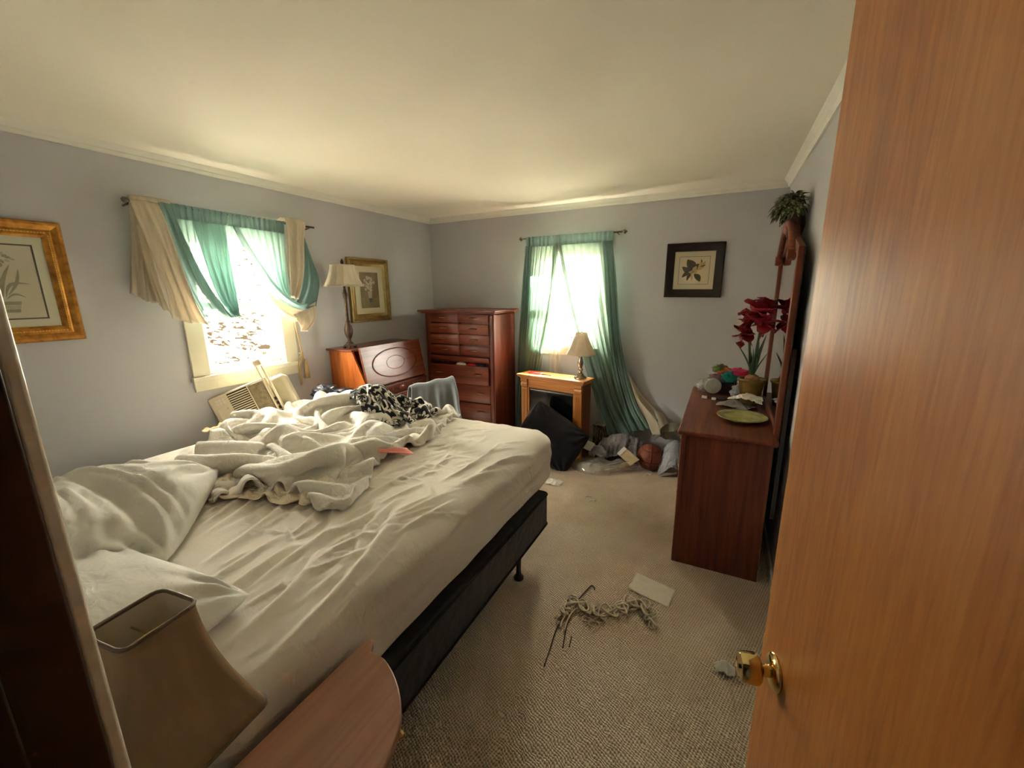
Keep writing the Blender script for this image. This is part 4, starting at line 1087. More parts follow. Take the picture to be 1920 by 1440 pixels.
# tasselled tieback
M['tassel'] = fabric('straw_tassel_cord', '#a58c5f', '#bda579', 500)
ts = thing('curtain_tieback', 'straw-coloured cord tieback with tassel hanging beside the left window', 'tieback', (0, 0, 0))
MB().lathe([(0, 0), (.006, 0), (.006, .035), (0, .036)], (.0, -1.825, 1.13), 8, 'X').build('wall_hook', 'trim', ts, True)
MB().tube(cat_rom([(.06, -1.866, 1.40), (.05, -1.845, 1.27), (.045, -1.832, 1.18), (.04, -1.826, 1.13), (.04, -1.846, 1.09), (.04, -1.862, 1.01), (.04, -1.856, .87)], 24), .005, 6).build('cord', 'tassel', ts, True)
MB().tube(cat_rom([(.055, -1.856, 1.40), (.05, -1.838, 1.25), (.048, -1.828, 1.16), (.046, -1.82, 1.13), (.046, -1.832, 1.08), (.042, -1.852, .99), (.04, -1.846, .88)], 24), .005, 6).build('cord', 'tassel', ts, True)
MB().tube([(.046, -1.822, 1.14), (.046, -1.812, 1.06)], .006, 6).build('cord', 'tassel', ts, True)
MB().lathe([(0, .155), (.010, .150), (.014, .135), (.010, .120), (.016, .105), (.018, .05), (.022, 0), (0, .001)], (.046, -1.800, .92), 14, cap=False).build('tassel', 'tassel', ts, True)
# --- back window
br = thing('curtain_rod', 'pewter curtain rod with pointed finials above the back window', 'curtain rod', (0, 0, 0))
MB().tube([(1.225, -.10, 2.112), (2.215, -.10, 2.112)], .007, 10).build('pole', 'rod', br, True)
for x, sg in ((1.225, -1), (2.215, 1)):
    MB().lathe([(0, -.02 * sg), (.007, -.018 * sg), (.010, -.010 * sg), (.007, -.004 * sg), (.010, .002 * sg), (.022, .016 * sg), (.016, .026 * sg), (.006, .036 * sg), (0, .044 * sg)], (x, -.10, 2.112), 8, 'X', cap=False).build('finial', 'rod', br, True, autos=30)
    MB().tube([(x - sg * .05, 0, 2.10), (x - sg * .05, -.06, 2.102), (x - sg * .05, -.10, 2.108)], .005, 8).build('bracket', 'rod', br, True)
cb = thing('sheer_curtain', 'left teal sheer panel of the back window behind the fireplace', 'curtain', (0, 0, 0))
Yb = (0, 1, 0)
patch([(1.262, -.112, 2.125), (1.268, -.112, 2.03)], [(1.63, -.112, 2.125), (1.62, -.112, 2.03)], 8, 50, 9, .006, Yb, .4, env=lambda t: 1).build('rod_pocket', 'teal_dense', cb, True)
patch([(1.268, -.1, 2.04), (1.222, -.1, 1.528), (1.185, -.09, 1.029), (1.150, -.08, .55), (1.12, -.08, .03)], [(1.622, -.1, 2.04), (1.57, -.1, 1.733), (1.50, -.1, 1.262), (1.41, -.085, .815), (1.33, -.08, .03)], 50, 110, 8, .018, Yb, .7).build('sheer_panel', 'teal_back', cb, True)
patch([(1.262, -.12, 2.04), (1.212, -.115, 1.528), (1.170, -.11, 1.029), (1.125, -.09, .378), (1.105, -.08, .02)], [(1.335, -.125, 2.04), (1.305, -.12, 1.528), (1.27, -.11, 1.029), (1.22, -.09, .378), (1.20, -.08, .02)], 40, 36, 4, .014, Yb, .2).build('gathered_edge', 'teal_dense', cb, True)
patch([(1.555, -.12, 2.04), (1.525, -.12, 1.6), (1.45, -.115, 1.2), (1.37, -.10, .82), (1.33, -.09, .5)], [(1.61, -.125, 2.04), (1.555, -.125, 1.6), (1.49, -.12, 1.2), (1.42, -.10, .82), (1.38, -.09, .5)], 40, 16, 2, .012, Yb, 1.1).build('inner_fold', 'teal_back', cb, True)
c3 = thing('sheer_curtain', 'right teal sheer panel of the back window trailing onto the clothes pile', 'curtain', (0, 0, 0))
patch([(1.60, -.114, 2.125), (1.61, -.114, 2.03)], [(2.135, -.114, 2.125), (2.13, -.114, 2.03)], 8, 70, 13, .006, Yb, 1.4, env=lambda t: 1).build('rod_pocket', 'teal_dense', c3, True)
patch([(1.600, -.1, 2.04), (1.669, -.1, 1.73), (1.776, -.1, 1.321), (1.901, -.1, .905), (2.028, -.11, .482), (2.14, -.13, .20)], [(2.125, -.1, 2.04), (2.175, -.1, 1.67), (2.225, -.1, 1.231), (2.31, -.1, .83), (2.42, -.11, .528), (2.56, -.13, .33)], 56, 120, 8, .020, Yb, .9).build('sheer_panel', 'teal_back', c3, True)
patch([(2.035, -.12, 2.04), (2.075, -.12, 1.67), (2.12, -.12, 1.231), (2.19, -.115, .83), (2.28, -.12, .50), (2.36, -.14, .27)], [(2.132, -.125, 2.04), (2.186, -.12, 1.67), (2.235, -.12, 1.231), (2.318, -.115, .83), (2.43, -.12, .528), (2.57, -.14, .325)], 50, 40, 2.6, .016, Yb, .5).build('gathered_edge', 'teal_dense', c3, True)
patch([(1.85, -.125, 1.05), (1.93, -.125, .80), (2.05, -.13, .48), (2.15, -.15, .20)], [(2.03, -.125, 1.05), (2.11, -.125, .80), (2.26, -.13, .46), (2.42, -.15, .25)], 36, 40, 2.3, .016, Yb, .3).build('lower_fold', 'teal_dense', c3, True)
patch([(1.60, -.12, 2.04), (1.69, -.12, 1.65), (1.80, -.12, 1.25), (1.90, -.12, .92)], [(1.64, -.125, 2.04), (1.73, -.125, 1.65), (1.83, -.125, 1.25), (1.95, -.12, .92)], 36, 12, 1.3, .010, Yb, 1.1).build('inner_fold', 'teal_back', c3, True)
patch([(2.305, -.095, .86), (2.40, -.10, .55), (2.50, -.12, .28)], [(2.33, -.085, .82), (2.47, -.07, .61), (2.65, -.06, .44)], 26, 20, 1.2, .012, Yb, .4, bulge=-.03).build('lining_hem', 'lining', c3, True, solid=.002)
patch([(2.44, -.16, .60), (2.54, -.20, .41), (2.595, -.22, .29)], [(2.452, -.17, .598), (2.63, -.21, .42), (2.668, -.23, .31)], 20, 10, .5, .004, Yb).build('lining_flap', 'lining', c3, True, solid=.003)
patch([(2.55, -.05, .50), (2.60, -.08, .40), (2.63, -.11, .25)], [(2.64, -.03, .47), (2.72, -.05, .36), (2.74, -.09, .22)], 18, 14, 1.2, .012, Yb, 1.0, bulge=-.02).build('lining_end', 'lining', c3, True, solid=.002)
cw_ = patch([(1.546, -.06, 2.05), (1.518, -.06, 1.526), (1.50, -.06, 1.094), (1.487, -.06, .58)], [(1.656, -.06, 2.05), (1.625, -.06, 1.526), (1.628, -.06, 1.1), (1.632, -.06, .58)], 30, 24, 3, .010, Yb, .3).build('white_liner', 'white_sheer', None, True)
tag(cw_, 'narrow white sheer liner between the teal panels of the back window', 'curtain')

# ------------------------------------------------------------------ lamps
M['bulb'] = plain('frosted_bulb', '#e8e4d8', .4)
M['shade_silk'] = sheer('cream_silk_shade', '#cfc2a6', .97, .25)
M['shade_trim'] = plain('shade_binding', '#6f5f48', .5)
def shade_ring(w, d, cut, z, n=3, cx=0, cy=0):
    """rectangle with rounded/cut corners"""
    out = []
    for sx, sy, a0 in ((1, 1, 0), (-1, 1, 90), (-1, -1, 180), (1, -1, 270)):
        for i in range(n):
            a = R_(a0 + 90 * i / (n - 1)) if n > 1 else R_(a0 + 45)
            out.append((cx + sx * (w / 2 - cut) + cut * math.cos(a), cy + sy * (d / 2 - cut) + cut * math.sin(a), z))
    return out
def loft(b, rings):
    n = len(rings[0]); vs = [p for r in rings for p in r]
    fs = [(k * n + i, k * n + (i + 1) % n, (k + 1) * n + (i + 1) % n, (k + 1) * n + i) for k in range(len(rings) - 1) for i in range(n)]
    return b.add(vs, fs)
def rect_lamp():
    r = thing('bedside_lamp', 'bedside lamp with a rectangular cream shade standing on the nightstand', 'lamp', (2.316, -3.800, .62), (0, 0, R_(7)))
    M['shade_brown'] = sheer('tan_linen_shade', '#bda27e', .98, .35)
    H0, H1 = .25, .485
    rings = []
    for k in range(13):
        t = k / 12; e = (1 - t) ** 1.75
        rings.append(shade_ring(.096 + .110 * e, .106 + .104 * e, .016, H0 + (H1 - H0) * t, 4))
    loft(MB(), rings).build('shade', 'shade_brown', r, True, solid=.0018, autos=45)
    lr_ = [[(x * .975, y * .975, z) for x, y, z in r_] for r_ in rings]
    loft(MB(), lr_).build('shade_lining', 'shade_in', r, True, autos=45)
    for ring, nm in ((rings[-1], 'top_binding'), (rings[0], 'bottom_binding')): MB().tube(ring + [ring[0]], .0035, 6, False).build(nm, 'shade_trim', r, True)
    MB().tube([(0, -.045, H1 - .03), (0, .045, H1 - .03)], .0016, 6).build('shade_spider', 'brass', r, True)
    MB().tube([(-.04, 0, H1 - .03), (.04, 0, H1 - .03)], .0016, 6).build('shade_spider', 'brass', r, True)
    MB().lathe([(0, 0), (.055, 0), (.056, .010), (.04, .018), (.016, .030), (.012, .05), (.026, .09), (.030, .12), (.022, .16), (.010, .19), (.010, .26), (0, .26)], (0, 0, 0), 24, cap=False).build('base', 'brass', r, True)
    MB().lathe([(0, .26), (.012, .26), (.014, .30), (.026, .34), (.028, .37), (.02, .395), (0, .405)], (0, 0, 0), 16, cap=False).build('bulb', 'bulb', r, True)
rect_lamp()
M['bronze'] = plain('aged_bronze_lamp', '#4a3a2c', .42, .35, 40, metal=.6)
M['shade_cream'] = sheer('cream_bell_shade', '#ebe2cf', .97, .4)
def desk_lamp():
    r = thing('buffet_lamp', 'tall bronze buffet lamp with cream shade on the desk', 'lamp', (.195, -1.462, 1.136))
    MB().lathe([(0, .028), (.036, .028), (.030, .045), (.016, .055), (.013, .075), (.022, .09), (.034, .125), (.036, .155), (.028, .195), (.018, .215), (.022, .222), (.020, .232), (.013, .24), (.012, .42), (.015, .43), (.019, .445), (.020, .47), (.013, .478), (.014, .49), (.010, .50), (.008, .56), (0, .56)], (0, 0, 0), 20, cap=False).build('stem', 'bronze', r, True)
    b = MB(); b.lathe([(0, .018), (.050, .018), (.052, .026), (.036, .034), (0, .036)], (0, 0, 0), 16, cap=False); b.build('base', 'bronze', r, True)
    for k in range(4):
        a = R_(45 + 90 * k); MB().lathe([(0, 0), (.012, 0), (.015, .010), (.010, .022), (0, .024)], (.043 * math.cos(a), .043 * math.sin(a), 0), 10, cap=False).build('foot', 'bronze', r, True)
    rings = []
    for k in range(10):
        t = k / 9; e = (1 - t) ** 1.6
        rings.append(shade_ring(.150 + .080 * e, .185 + .115 * e, .032 + .012 * e, .525 + .172 * t, 2))
    loft(MB(), rings).build('shade', 'shade_cream', r, True, solid=.002, autos=22)
    for ring in (rings[0], rings[-1]): MB().tube(ring + [ring[0]], .0032, 6, False).build('shade_binding', 'shade_cream', r, True)
    MB().tube([(-.07, 0, .69), (.07, 0, .69)], .0018, 6).build('shade_spider', 'bronze', r, True)
    MB().lathe([(0, .55), (.012, .55), (.014, .58), (.024, .62), (.022, .65), (0, .665)], (0, 0, 0), 14, cap=False).build('bulb', 'bulb', r, True)
    MB().lathe([(0, .665), (.006, .67), (.004, .70), (.012, .712), (.014, .724), (.008, .738), (0, .752)], (0, 0, 0), 12, cap=False).build('finial', 'bronze', r, True)
desk_lamp()
def mantel_lamp():
    r = thing('table_lamp', 'nickel table lamp with panelled cream shade on the fireplace mantel', 'lamp', (1.925, -.322, .79))
    MB().lathe([(0, 0), (.058, 0), (.060, .010), (.052, .020), (.036, .028), (.034, .040), (.024, .050), (.016, .062), (.020, .076), (.026, .085), (.020, .094), (.016, .104), (.024, .128), (.028, .15), (.022, .18), (.015, .20), (.020, .206), (.014, .214), (.010, .235), (0, .235)], (0, 0, 0), 28, cap=False).build('base', 'pewter', r, True)
    n = 8; rings = []
    for k in range(10):
        t = k / 9; e = (1 - t) ** 1.25; rad = .056 + .088 * e; ring = []
        for i in range(n * 4):
            a = 2 * PI * i / (n * 4); q = (a % (2 * PI / n)) - PI / n
            ring.append((rad * math.cos(a) * math.cos(PI / n) / math.cos(q), rad * math.sin(a) * math.cos(PI / n) / math.cos(q), .232 + .198 * t))
        rings.append(ring)
    loft(MB(), rings).build('shade', 'shade_cream', r, True, solid=.002, autos=20)
    for ring in (rings[0], rings[-1]): MB().tube(ring + [ring[0]], .003, 6, False).build('shade_binding', 'shade_cream', r, True)
    MB().tube([(-.05, 0, .42), (.05, 0, .42)], .0018, 6).build('shade_spider', 'pewter', r, True)
    MB().lathe([(0, .23), (.012, .23), (.014, .27), (.026, .32), (.022, .35), (0, .365)], (0, 0, 0), 14, cap=False).build('bulb', 'bulb', r, True)
    MB().lathe([(0, .42), (.006, .425), (.008, .438), (0, .448)], (0, 0, 0), 10, cap=False).build('finial', 'pewter', r, True)
mantel_lamp()
# red-handled tool on the mantel
M['red'] = plain('red_plastic', '#c4202c', .4)
rt_ = thing('red_tool', 'red and black plastic tool lying on the fireplace mantel', 'tool', (1.47, -.285, .7905), (0, 0, R_(-14)))
b = MB(); b.prism([(-.10, -.03), (.01, -.022), (.05, -.012), (.05, .012), (.01, .022), (-.10, .03)], .0, .014); b.build('handle', 'red', rt_, bevel=.004)
b = MB(); b.box((.05, -.007, .002), (.17, .007, .010)); b.build('blade', 'black', rt_, bevel=.002)

# ------------------------------------------------------------------ window air conditioner leaning on the wall by the bed
M['ac'] = plain('yellowed_ac_plastic', '#dccfb2', .5, .06, 6)
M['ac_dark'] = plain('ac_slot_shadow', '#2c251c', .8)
M['ac_metal'] = plain('ac_cabinet_metal', '#b3aa8d', .5, .12, 12)
M['ac_dirty'] = plain('dusty_ac_shroud', '#8e8062', .8, .35, 40)
ac = thing('window_air_conditioner', 'beige window air conditioner tilted between the bed and left window', 'air conditioner', (.215, -2.36, .69))
ac.rotation_euler = (R_(-14), R_(-20), R_(52))
# local: front face looks along -Y, width X, height Z
b = MB(); b.box((-.19, -.02, 0), (.19, .03, .30)); b.build('front_panel', 'ac', ac, bevel=.010, seg=3)
b = MB(); b.box((-.165, -.024, .03), (-.085, -.018, .215)); b.build('control_door', 'ac', ac, bevel=.003)
MB().lathe([(0, 0), (.006, 0), (.006, .003), (0, .004)], (-.10, -.024, .195), 10, 'Y').build('badge', 'ac_metal', ac, True)
for k in range(3):
    for q in range(2): box('button', 'trim', (-.150 + k * .020, -.026, .235 + q * .020), (-.138 + k * .020, -.018, .250 + q * .020), ac, .001)
for k in range(16):
    z = .035 + k * .0155
    sl_ = box('louvre', 'ac', (-.07, -.027, z), (.055, -.016, z + .0075), ac, .001)
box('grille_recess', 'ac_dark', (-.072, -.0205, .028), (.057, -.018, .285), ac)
box('dusty_shroud', 'ac_dirty', (.065, -.026, .015), (.165, -.012, .285), ac, .012)
for x in (.168, .200): box('expander_rail', 'ac', (x, -.03, -.02), (x + .010, .02, .40 if x < .18 else .375), ac, .001)
box('rail_cap', 'ac', (.165, -.034, .385), (.213, .022, .425), ac, .003)
for k in range(3): box('rail_clip', 'ac_dark', (.182, -.028, .05 + k * .035), (.196, -.010, .07 + k * .035), ac)
b = MB(); b.box((-.17, .03, .005), (.30, .22, .285)); b.build('cabinet', 'ac_metal', ac, bevel=.03, seg=4)
# black bag on the bed corner
M['nylon'] = plain('black_nylon', '#23242a', .45, .2, 20)
def lumpy(name, mat, loc, sc, seed, rough=.25, n=28, f=2.2, flat=.35, parent=None, crease=0.0):
    b = MB(); P = []
    for i in range(n + 1):
        th = PI * i / n; row = []
        for j in range(2 * n + 1):
            ph = 2 * PI * j / (2 * n)
            d = Vector((math.sin(th) * math.cos(ph), math.sin(th) * math.sin(ph), math.cos(th)))
            k = 1 + rough * fbm(d.x * f + seed, d.y * f, d.z * f, 3)
            if crease: k += crease * (abs(mnoise.noise((d.x * f * 2.2 + seed, d.y * f * 2.2 + 5, d.z * f * 2.2))) - .25)
            p = Vector((d.x * sc[0], d.y * sc[1], d.z * sc[2])) * k
            if p.z < -flat * sc[2]: p.z = -flat * sc[2]
            row.append(tuple(p))
        P.append(row)
    b.grid(P); o = b.build(name, mat, parent, True)
    bm = bmesh.new(); bm.from_mesh(o.data); bmesh.ops.remove_doubles(bm, verts=bm.verts, dist=.0004); bmesh.ops.recalc_face_normals(bm, faces=bm.faces); bm.to_mesh(o.data); bm.free()
    for p in o.data.polygons: p.use_smooth = True
    o.location = loc; return o
bag = thing('black_bag', 'black nylon bag slumped at the far bed corner in front of the desk', 'bag', (.275, -1.79, .775), (0, 0, R_(20)))
lumpy('pouch', 'nylon', (-.03, 0, .035), (.12, .08, .06), 3.3, .35, 24, 2.4, .55, bag, .3)
MB().tube([(.05, .0, .03), (.12, .02, .045), (.19, .03, .04)], [.035, .036, .030], 10).build('strap_roll', 'nylon', bag, True)
box('zip_flap', 'trim', (.0, -.02, .088), (.008, .03, .094), bag).rotation_euler = (0, R_(20), 0)

# ------------------------------------------------------------------ things on the bed
pl = NT('clear_plastic'); pl.t.nodes.remove(pl.b)
_t = pl.n('ShaderNodeBsdfTransparent'); _g = pl.n('ShaderNodeBsdfGlossy'); _d = pl.n('ShaderNodeBsdfDiffuse'); _m = pl.n('ShaderNodeMixShader'); _m2 = pl.n('ShaderNodeMixShader')
_g.inputs['Roughness'].default_value = .12; _d.inputs[0].default_value = col('#d8d8d2'); _m.inputs[0].default_value = .28; _m2.inputs[0].default_value = .18
pl.l(_t.outputs[0], _m.inputs[1]); pl.l(_g.outputs[0], _m.inputs[2]); pl.l(_m.outputs[0], _m2.inputs[1]); pl.l(_d.outputs[0], _m2.inputs[2]); pl.l(_m2.outputs[0], pl.out.inputs[0]); M['clear'] = pl.m
M['pink'] = plain('salmon_pink_plastic', '#e0806f', .45)
pb = thing('plastic_bag', 'clear plastic bag with a salmon-pink strip on the comforter edge', 'bag', (0, 0, 0))
def sheetlet(nu, nv, c00, c10, c11, c01, amp, fr, seed):
    P = []
    for i in range(nu):
        u = i / (nu - 1); row = []
        for j in range(nv):
            v = j / (nv - 1)
            p = np.array(c00) * (1 - u) * (1 - v) + np.array(c10) * u * (1 - v) + np.array(c11) * u * v + np.array(c01) * (1 - u) * v
            p = p + np.array([0, 0, amp * fbm(u * fr + seed, v * fr + seed, seed, 3)]); row.append(p)
        P.append(row)
    return MB().grid(P)
sheetlet(24, 18, (1.34, -2.43, .875), (1.54, -2.60, .835), (1.66, -2.47, .80), (1.46, -2.33, .83), .02, 3, 2.2).build('bag_film', 'clear', pb, True)
sheetlet(12, 6, (1.565, -2.570, .828), (1.60, -2.59, .820), (1.72, -2.47, .785), (1.655, -2.45, .800), .006, 2, 4.1).build('pink_strip', 'pink', pb, True, solid=.003)
M['yellowcloth'] = fabric('butter_yellow_cloth', '#dcc48c', '#e6d3a0', 800)
P, U, V = crumple(26, 22, bilin((.40, -2.78), (.56, -2.74), (.52, -2.54), (.38, -2.58)), lambda x, y: bed_ground(x, y) + .06, .5, 60, 5, 21, .02, .2, .0008, .8, lambda U, V: np.where((U < .05) | (U > .95), .3, 0))
tag(cloth_obj('yellow_cloth', P, 'yellowcloth', .003, 1), 'small butter-yellow cloth at the window side of the comforter', 'cloth')

# ------------------------------------------------------------------ floor clutter
def basketball():
    s = NT('basketball_leather'); v = s.n('ShaderNodeTexVoronoi'); v.inputs['Scale'].default_value = 260; s.l(s.coord(), v.inputs['Vector'])
    s.base(s.ramp(s.noise(s.coord(), 20, 4), [(.3, '#6b3320'), (.7, '#83432b')])); s.set(rough=.55); s.bump(v.outputs['Distance'], .5, .002); M['ball'] = s.m
    r = thing('basketball', 'orange-brown basketball with dark seams beside the dresser', 'ball', (2.603, -.325, .1195), (R_(8), R_(4), R_(12)))
    RR = .1195
    b = MB(); P = []
    bm = bmesh.new(); bmesh.ops.create_uvsphere(bm, u_segments=48, v_segments=28, radius=RR)
    me = bpy.data.meshes.new('ball_skin'); bm.to_mesh(me); bm.free()
    o = bpy.data.objects.new('ball_skin', me); C.objects.link(o); o.parent = r; me.materials.append(M['ball'])
    for p in me.polygons: p.use_smooth = True
    Rr = RR + .0002
    circ = []
    circ.append([(Rr * math.cos(a), Rr * math.sin(a), 0) for a in np.linspace(0, 2 * PI, 49)])
    circ.append([(0, Rr * math.cos(a), Rr * math.sin(a)) for a in np.linspace(0, 2 * PI, 49)])
    for sg in (-1, 1):
        q = []
        for a in np.linspace(0, 2 * PI, 49):
            d = Vector((.80 * math.cos(a), -.15, sg * .62 + .50 * math.sin(a) * 1.0)); d = Vector((.62 * math.cos(a), .62 * math.sin(a), sg * .70)); q.append(tuple(d.normalized() * Rr))
        circ.append(q)
    for c_ in circ: MB().tube(c_, .0022, 6, False).build('seam', 'black', r, True)
basketball()
M['greyknit'] = fabric('grey_sweatshirt_jersey', '#716d70', '#8b878a', 600, .95, .3, 9, .15, 1.0, 18)
M['greyblue'] = fabric('pale_grey_blue_jersey', '#8f9198', '#a7a8ad', 600, .95, .3, 9, .15, 1.0, 18)
M['olivegrey'] = fabric('dusty_olive_towel', '#6f6959', '#857e6c', 400, .95, .4, 9)
M['offwhite'] = fabric('off_white_cotton', '#cdc9bd', '#dedbd0', 800, .9, .2, 9)
def heap(name, label, cat, corners, base, hgt, grow, seed, mat, n=40, sp=(.5, .5), solid=.005, steps=70, freq=2.5):
    cx = sum(c[0] for c in corners) / 4; cy = sum(c[1] for c in corners) / 4
    wx = max(c[0] for c in corners) - min(c[0] for c in corners); wy = max(c[1] for c in corners) - min(c[1] for c in corners)
    def g(x, y):
        d2 = ((x - cx) / (wx * .5)) ** 2 + ((y - cy) / (wy * .5)) ** 2
        return base + hgt * np.clip(1 - d2 * .8, 0, 1) ** .8
    P, U, V = crumple(n, n, bilin(*corners), g, grow, steps, 5, seed, .03, .2, .001, .8, lambda U, V: np.where((U < .04) | (U > .96) | (V < .04) | (V > .96), .3, 0), freq)
    P[..., 1] = np.minimum(P[..., 1], -.035)
    o = cloth_obj(name, P + np.array([0, 0, solid]), mat, solid, 1)
    return tag(o, label, cat)
heap('sweatshirt', 'crumpled dark grey sweatshirt heaped behind the basketball', 'clothing', ((2.10, -.42), (2.52, -.40), (2.64, -.10), (2.12, -.10)), .004, .26, .55, 31, 'greyknit', 54)
heap('shirt', 'light blue-grey shirt heaped between the basketball and the dresser', 'clothing', ((2.69, -.47), (2.92, -.45), (2.92, -.10), (2.70, -.12)), .004, .28, .60, 33, 'greyblue', 48)
heap('towel', 'dusty olive towel bunched against the wall behind the blue-grey shirt', 'towel', ((2.60, -.16), (2.92, -.20), (2.93, -.05), (2.62, -.05)), .16, .24, .35, 35, 'olivegrey', 28)
heap('white_sock', 'bunched off-white sock lying next to the black pillow', 'sock', ((1.93, -.42), (2.08, -.40), (2.07, -.24), (1.95, -.26)), .10, .07, .6, 37, 'offwhite', 22)
heap('grey_rag', 'pale grey rag tumbling over the clear plastic packaging', 'rag', ((2.06, -.44), (2.22, -.46), (2.20, -.26), (2.08, -.26)), .08, .07, .5, 39, 'greyblue', 24)
# patterned book stack beside the fireplace
s = NT('mottled_print_box'); s.base(s.ramp(s.noise(s.coord((60, 60, 9)), 1, 4), [(.42, '#1d1712'), (.5, '#8d806a'), (.6, '#2b231b')])); s.set(rough=.6); M['mottle'] = s.m
box_ = thing('printed_carton', 'dark mottled printed carton standing at the right of the fireplace', 'box', (2.09, -.11, 0), (0, 0, R_(-9)))
box('carton_body', 'mottle', (-.06, -.07, 0), (.06, .06, .30), box_, .003); box('carton_lid', 'mottle', (-.062, -.072, .27), (.062, .062, .303), box_, .002)
# clear zip bag with cards
zb = thing('clear_packaging', 'clear plastic packaging bag with paper inserts in front of the basketball', 'packaging', (0, 0, 0))
def zipbag():
    P = []; n1, n2 = 40, 22
    for i in range(n1):
        u = i / (n1 - 1); row = []
        for j in range(n2):
            v = j / (n2 - 1); a = v * PI
            cx = 1.91 + .60 * u; cy = -.52 + .15 * u - .10 * math.sin(PI * u)
            wd = .13 * (math.sin(PI * (u * .86 + .07))) ** .5; ht = .10 * (math.sin(PI * (u * .9 + .05))) ** .6
            x = cx; y = cy + wd * math.cos(a); z = .004 + ht * math.sin(a) * (1 + .35 * fbm(u * 6, v * 3, 2, 3)) + .008 * fbm(u * 14, v * 9, 5, 2) * math.sin(a)
            row.append((x + .012 * fbm(v * 5, u * 3, 7), y + .010 * fbm(u * 9, v * 5, 9), max(z, .002)))
        P.append(row)
    return MB().grid(P)
zipbag().build('film', 'clear', zb, True)
M['paper'] = plain('white_paper', '#d9d6cb', .8, .05, 20)
M['kraft'] = plain('cream_card', '#c8b78f', .7, .08, 10)
MB().tube(cat_rom([(2.20, -.60, .05), (2.33, -.57, .10), (2.45, -.50, .115), (2.53, -.42, .09), (2.53, -.38, .04), (2.45, -.44, .012), (2.30, -.57, .01)], 40), .0045, 6).build('zip_edge', 'clear', zb, True)
sheetlet(6, 8, (2.10, -.58, .07), (2.15, -.60, .075), (2.19, -.50, .015), (2.13, -.48, .02), .004, 2, 1).build('paper_insert', 'paper', zb, True, solid=.0008)
sheetlet(8, 8, (2.30, -.52, .05), (2.45, -.46, .10), (2.50, -.42, .06), (2.36, -.52, .01), .006, 2, 3).build('card_insert', 'kraft', zb, True, solid=.001)
sheetlet(8, 4, (2.24, -.58, .03), (2.42, -.54, .085), (2.43, -.53, .075), (2.25, -.57, .015), .003, 2, 3).build('white_insert', 'paper', zb, True, solid=.001)
cb_ = thing('folded_card', 'cream folded card propped up beside the basketball', 'card', (0, 0, 0))
MB().add([(2.341, -.50, .172), (2.393, -.47, .236), (2.533, -.47, .134), (2.466, -.52, .086)], [(0, 1, 2, 3)]).build('card_face', 'kraft', cb_, solid=.002)
MB().add([(2.341, -.504, .173), (2.393, -.474, .237), (2.420, -.475, .218), (2.366, -.507, .155)], [(0, 1, 2, 3)]).build('white_border', 'paper', cb_, solid=.002)
# tissues and scraps
def tissue(name, label, loc, w, d, h, seed, mat='offwhite', n=20):
    P, U, V = crumple(n, n, bilin((loc[0] - w / 2, loc[1] - d / 2), (loc[0] + w / 2, loc[1] - d / 2), (loc[0] + w / 2, loc[1] + d / 2), (loc[0] - w / 2, loc[1] + d / 2)),
        lambda x, y: .002 + h * np.exp(-((x - loc[0]) / (w * .4)) ** 2 - ((y - loc[1]) / (d * .4)) ** 2), .35, 40, 4, seed, h * .5, .2, .0008, .85, None, 2.5)
    P[..., 2] = np.maximum(P[..., 2], .002)
    return tag(cloth_obj(name, P, mat, .0012, 1), label, 'tissue')
M['tissue'] = plain('white_tissue', '#d5d1c4', .9, .04, 30)
tissue('crumpled_tissue', 'crumpled white tissue on the carpet past the bed foot', (1.90, -.96), .15, .10, .02, 51, 'tissue')
tissue('crumpled_tissue', 'white tissue wad on the carpet behind the door knob', (3.225, -2.32), .08, .065, .05, 52, 'tissue', 18)
tissue('crumpled_tissue', 'tiny white tissue ball against the black pillow corner', (1.90, -.62), .055, .045, .02, 53, 'tissue', 12)
for k, (x, y, a, lb) in enumerate(((2.255, -1.08, .3, 'left of two tiny curled paper scraps mid-carpet'), (2.305, -1.13, 1.2, 'right of two tiny curled paper scraps mid-carpet'), (3.06, -1.668, .2, 'tiny pale scrap at the foot of the dresser side'), (2.62, -.46, .9, 'tiny white scrap in front of the basketball'))):
    pts = cat_rom([(x - .02, y - .012, .004), (x - .005, y + .012, .006), (x + .012, y, .007), (x + .024, y + .010, .004)], 10)
    tag(MB().tube(pts, [.002, .004, .005, .005, .004, .005, .006, .005, .004, .002], 6).build('paper_scrap', 'tissue', None, True), lb, 'scrap')
ps = sheetlet(26, 16, (2.768, -1.842, .004), (2.989, -1.890, .004), (2.964, -2.045, .004), (2.751, -1.997, .004), .006, 3, 8.3)
ps.v = [(x, y, max(.0025, z)) for x, y, z in ps.v]
M['napkin'] = plain('translucent_napkin', '#d9cdb9', .9, .05, 60)
tag(ps.build('paper_napkin', 'napkin', None, True, solid=.001), 'flat rectangular paper napkin on the carpet near the dresser', 'napkin')
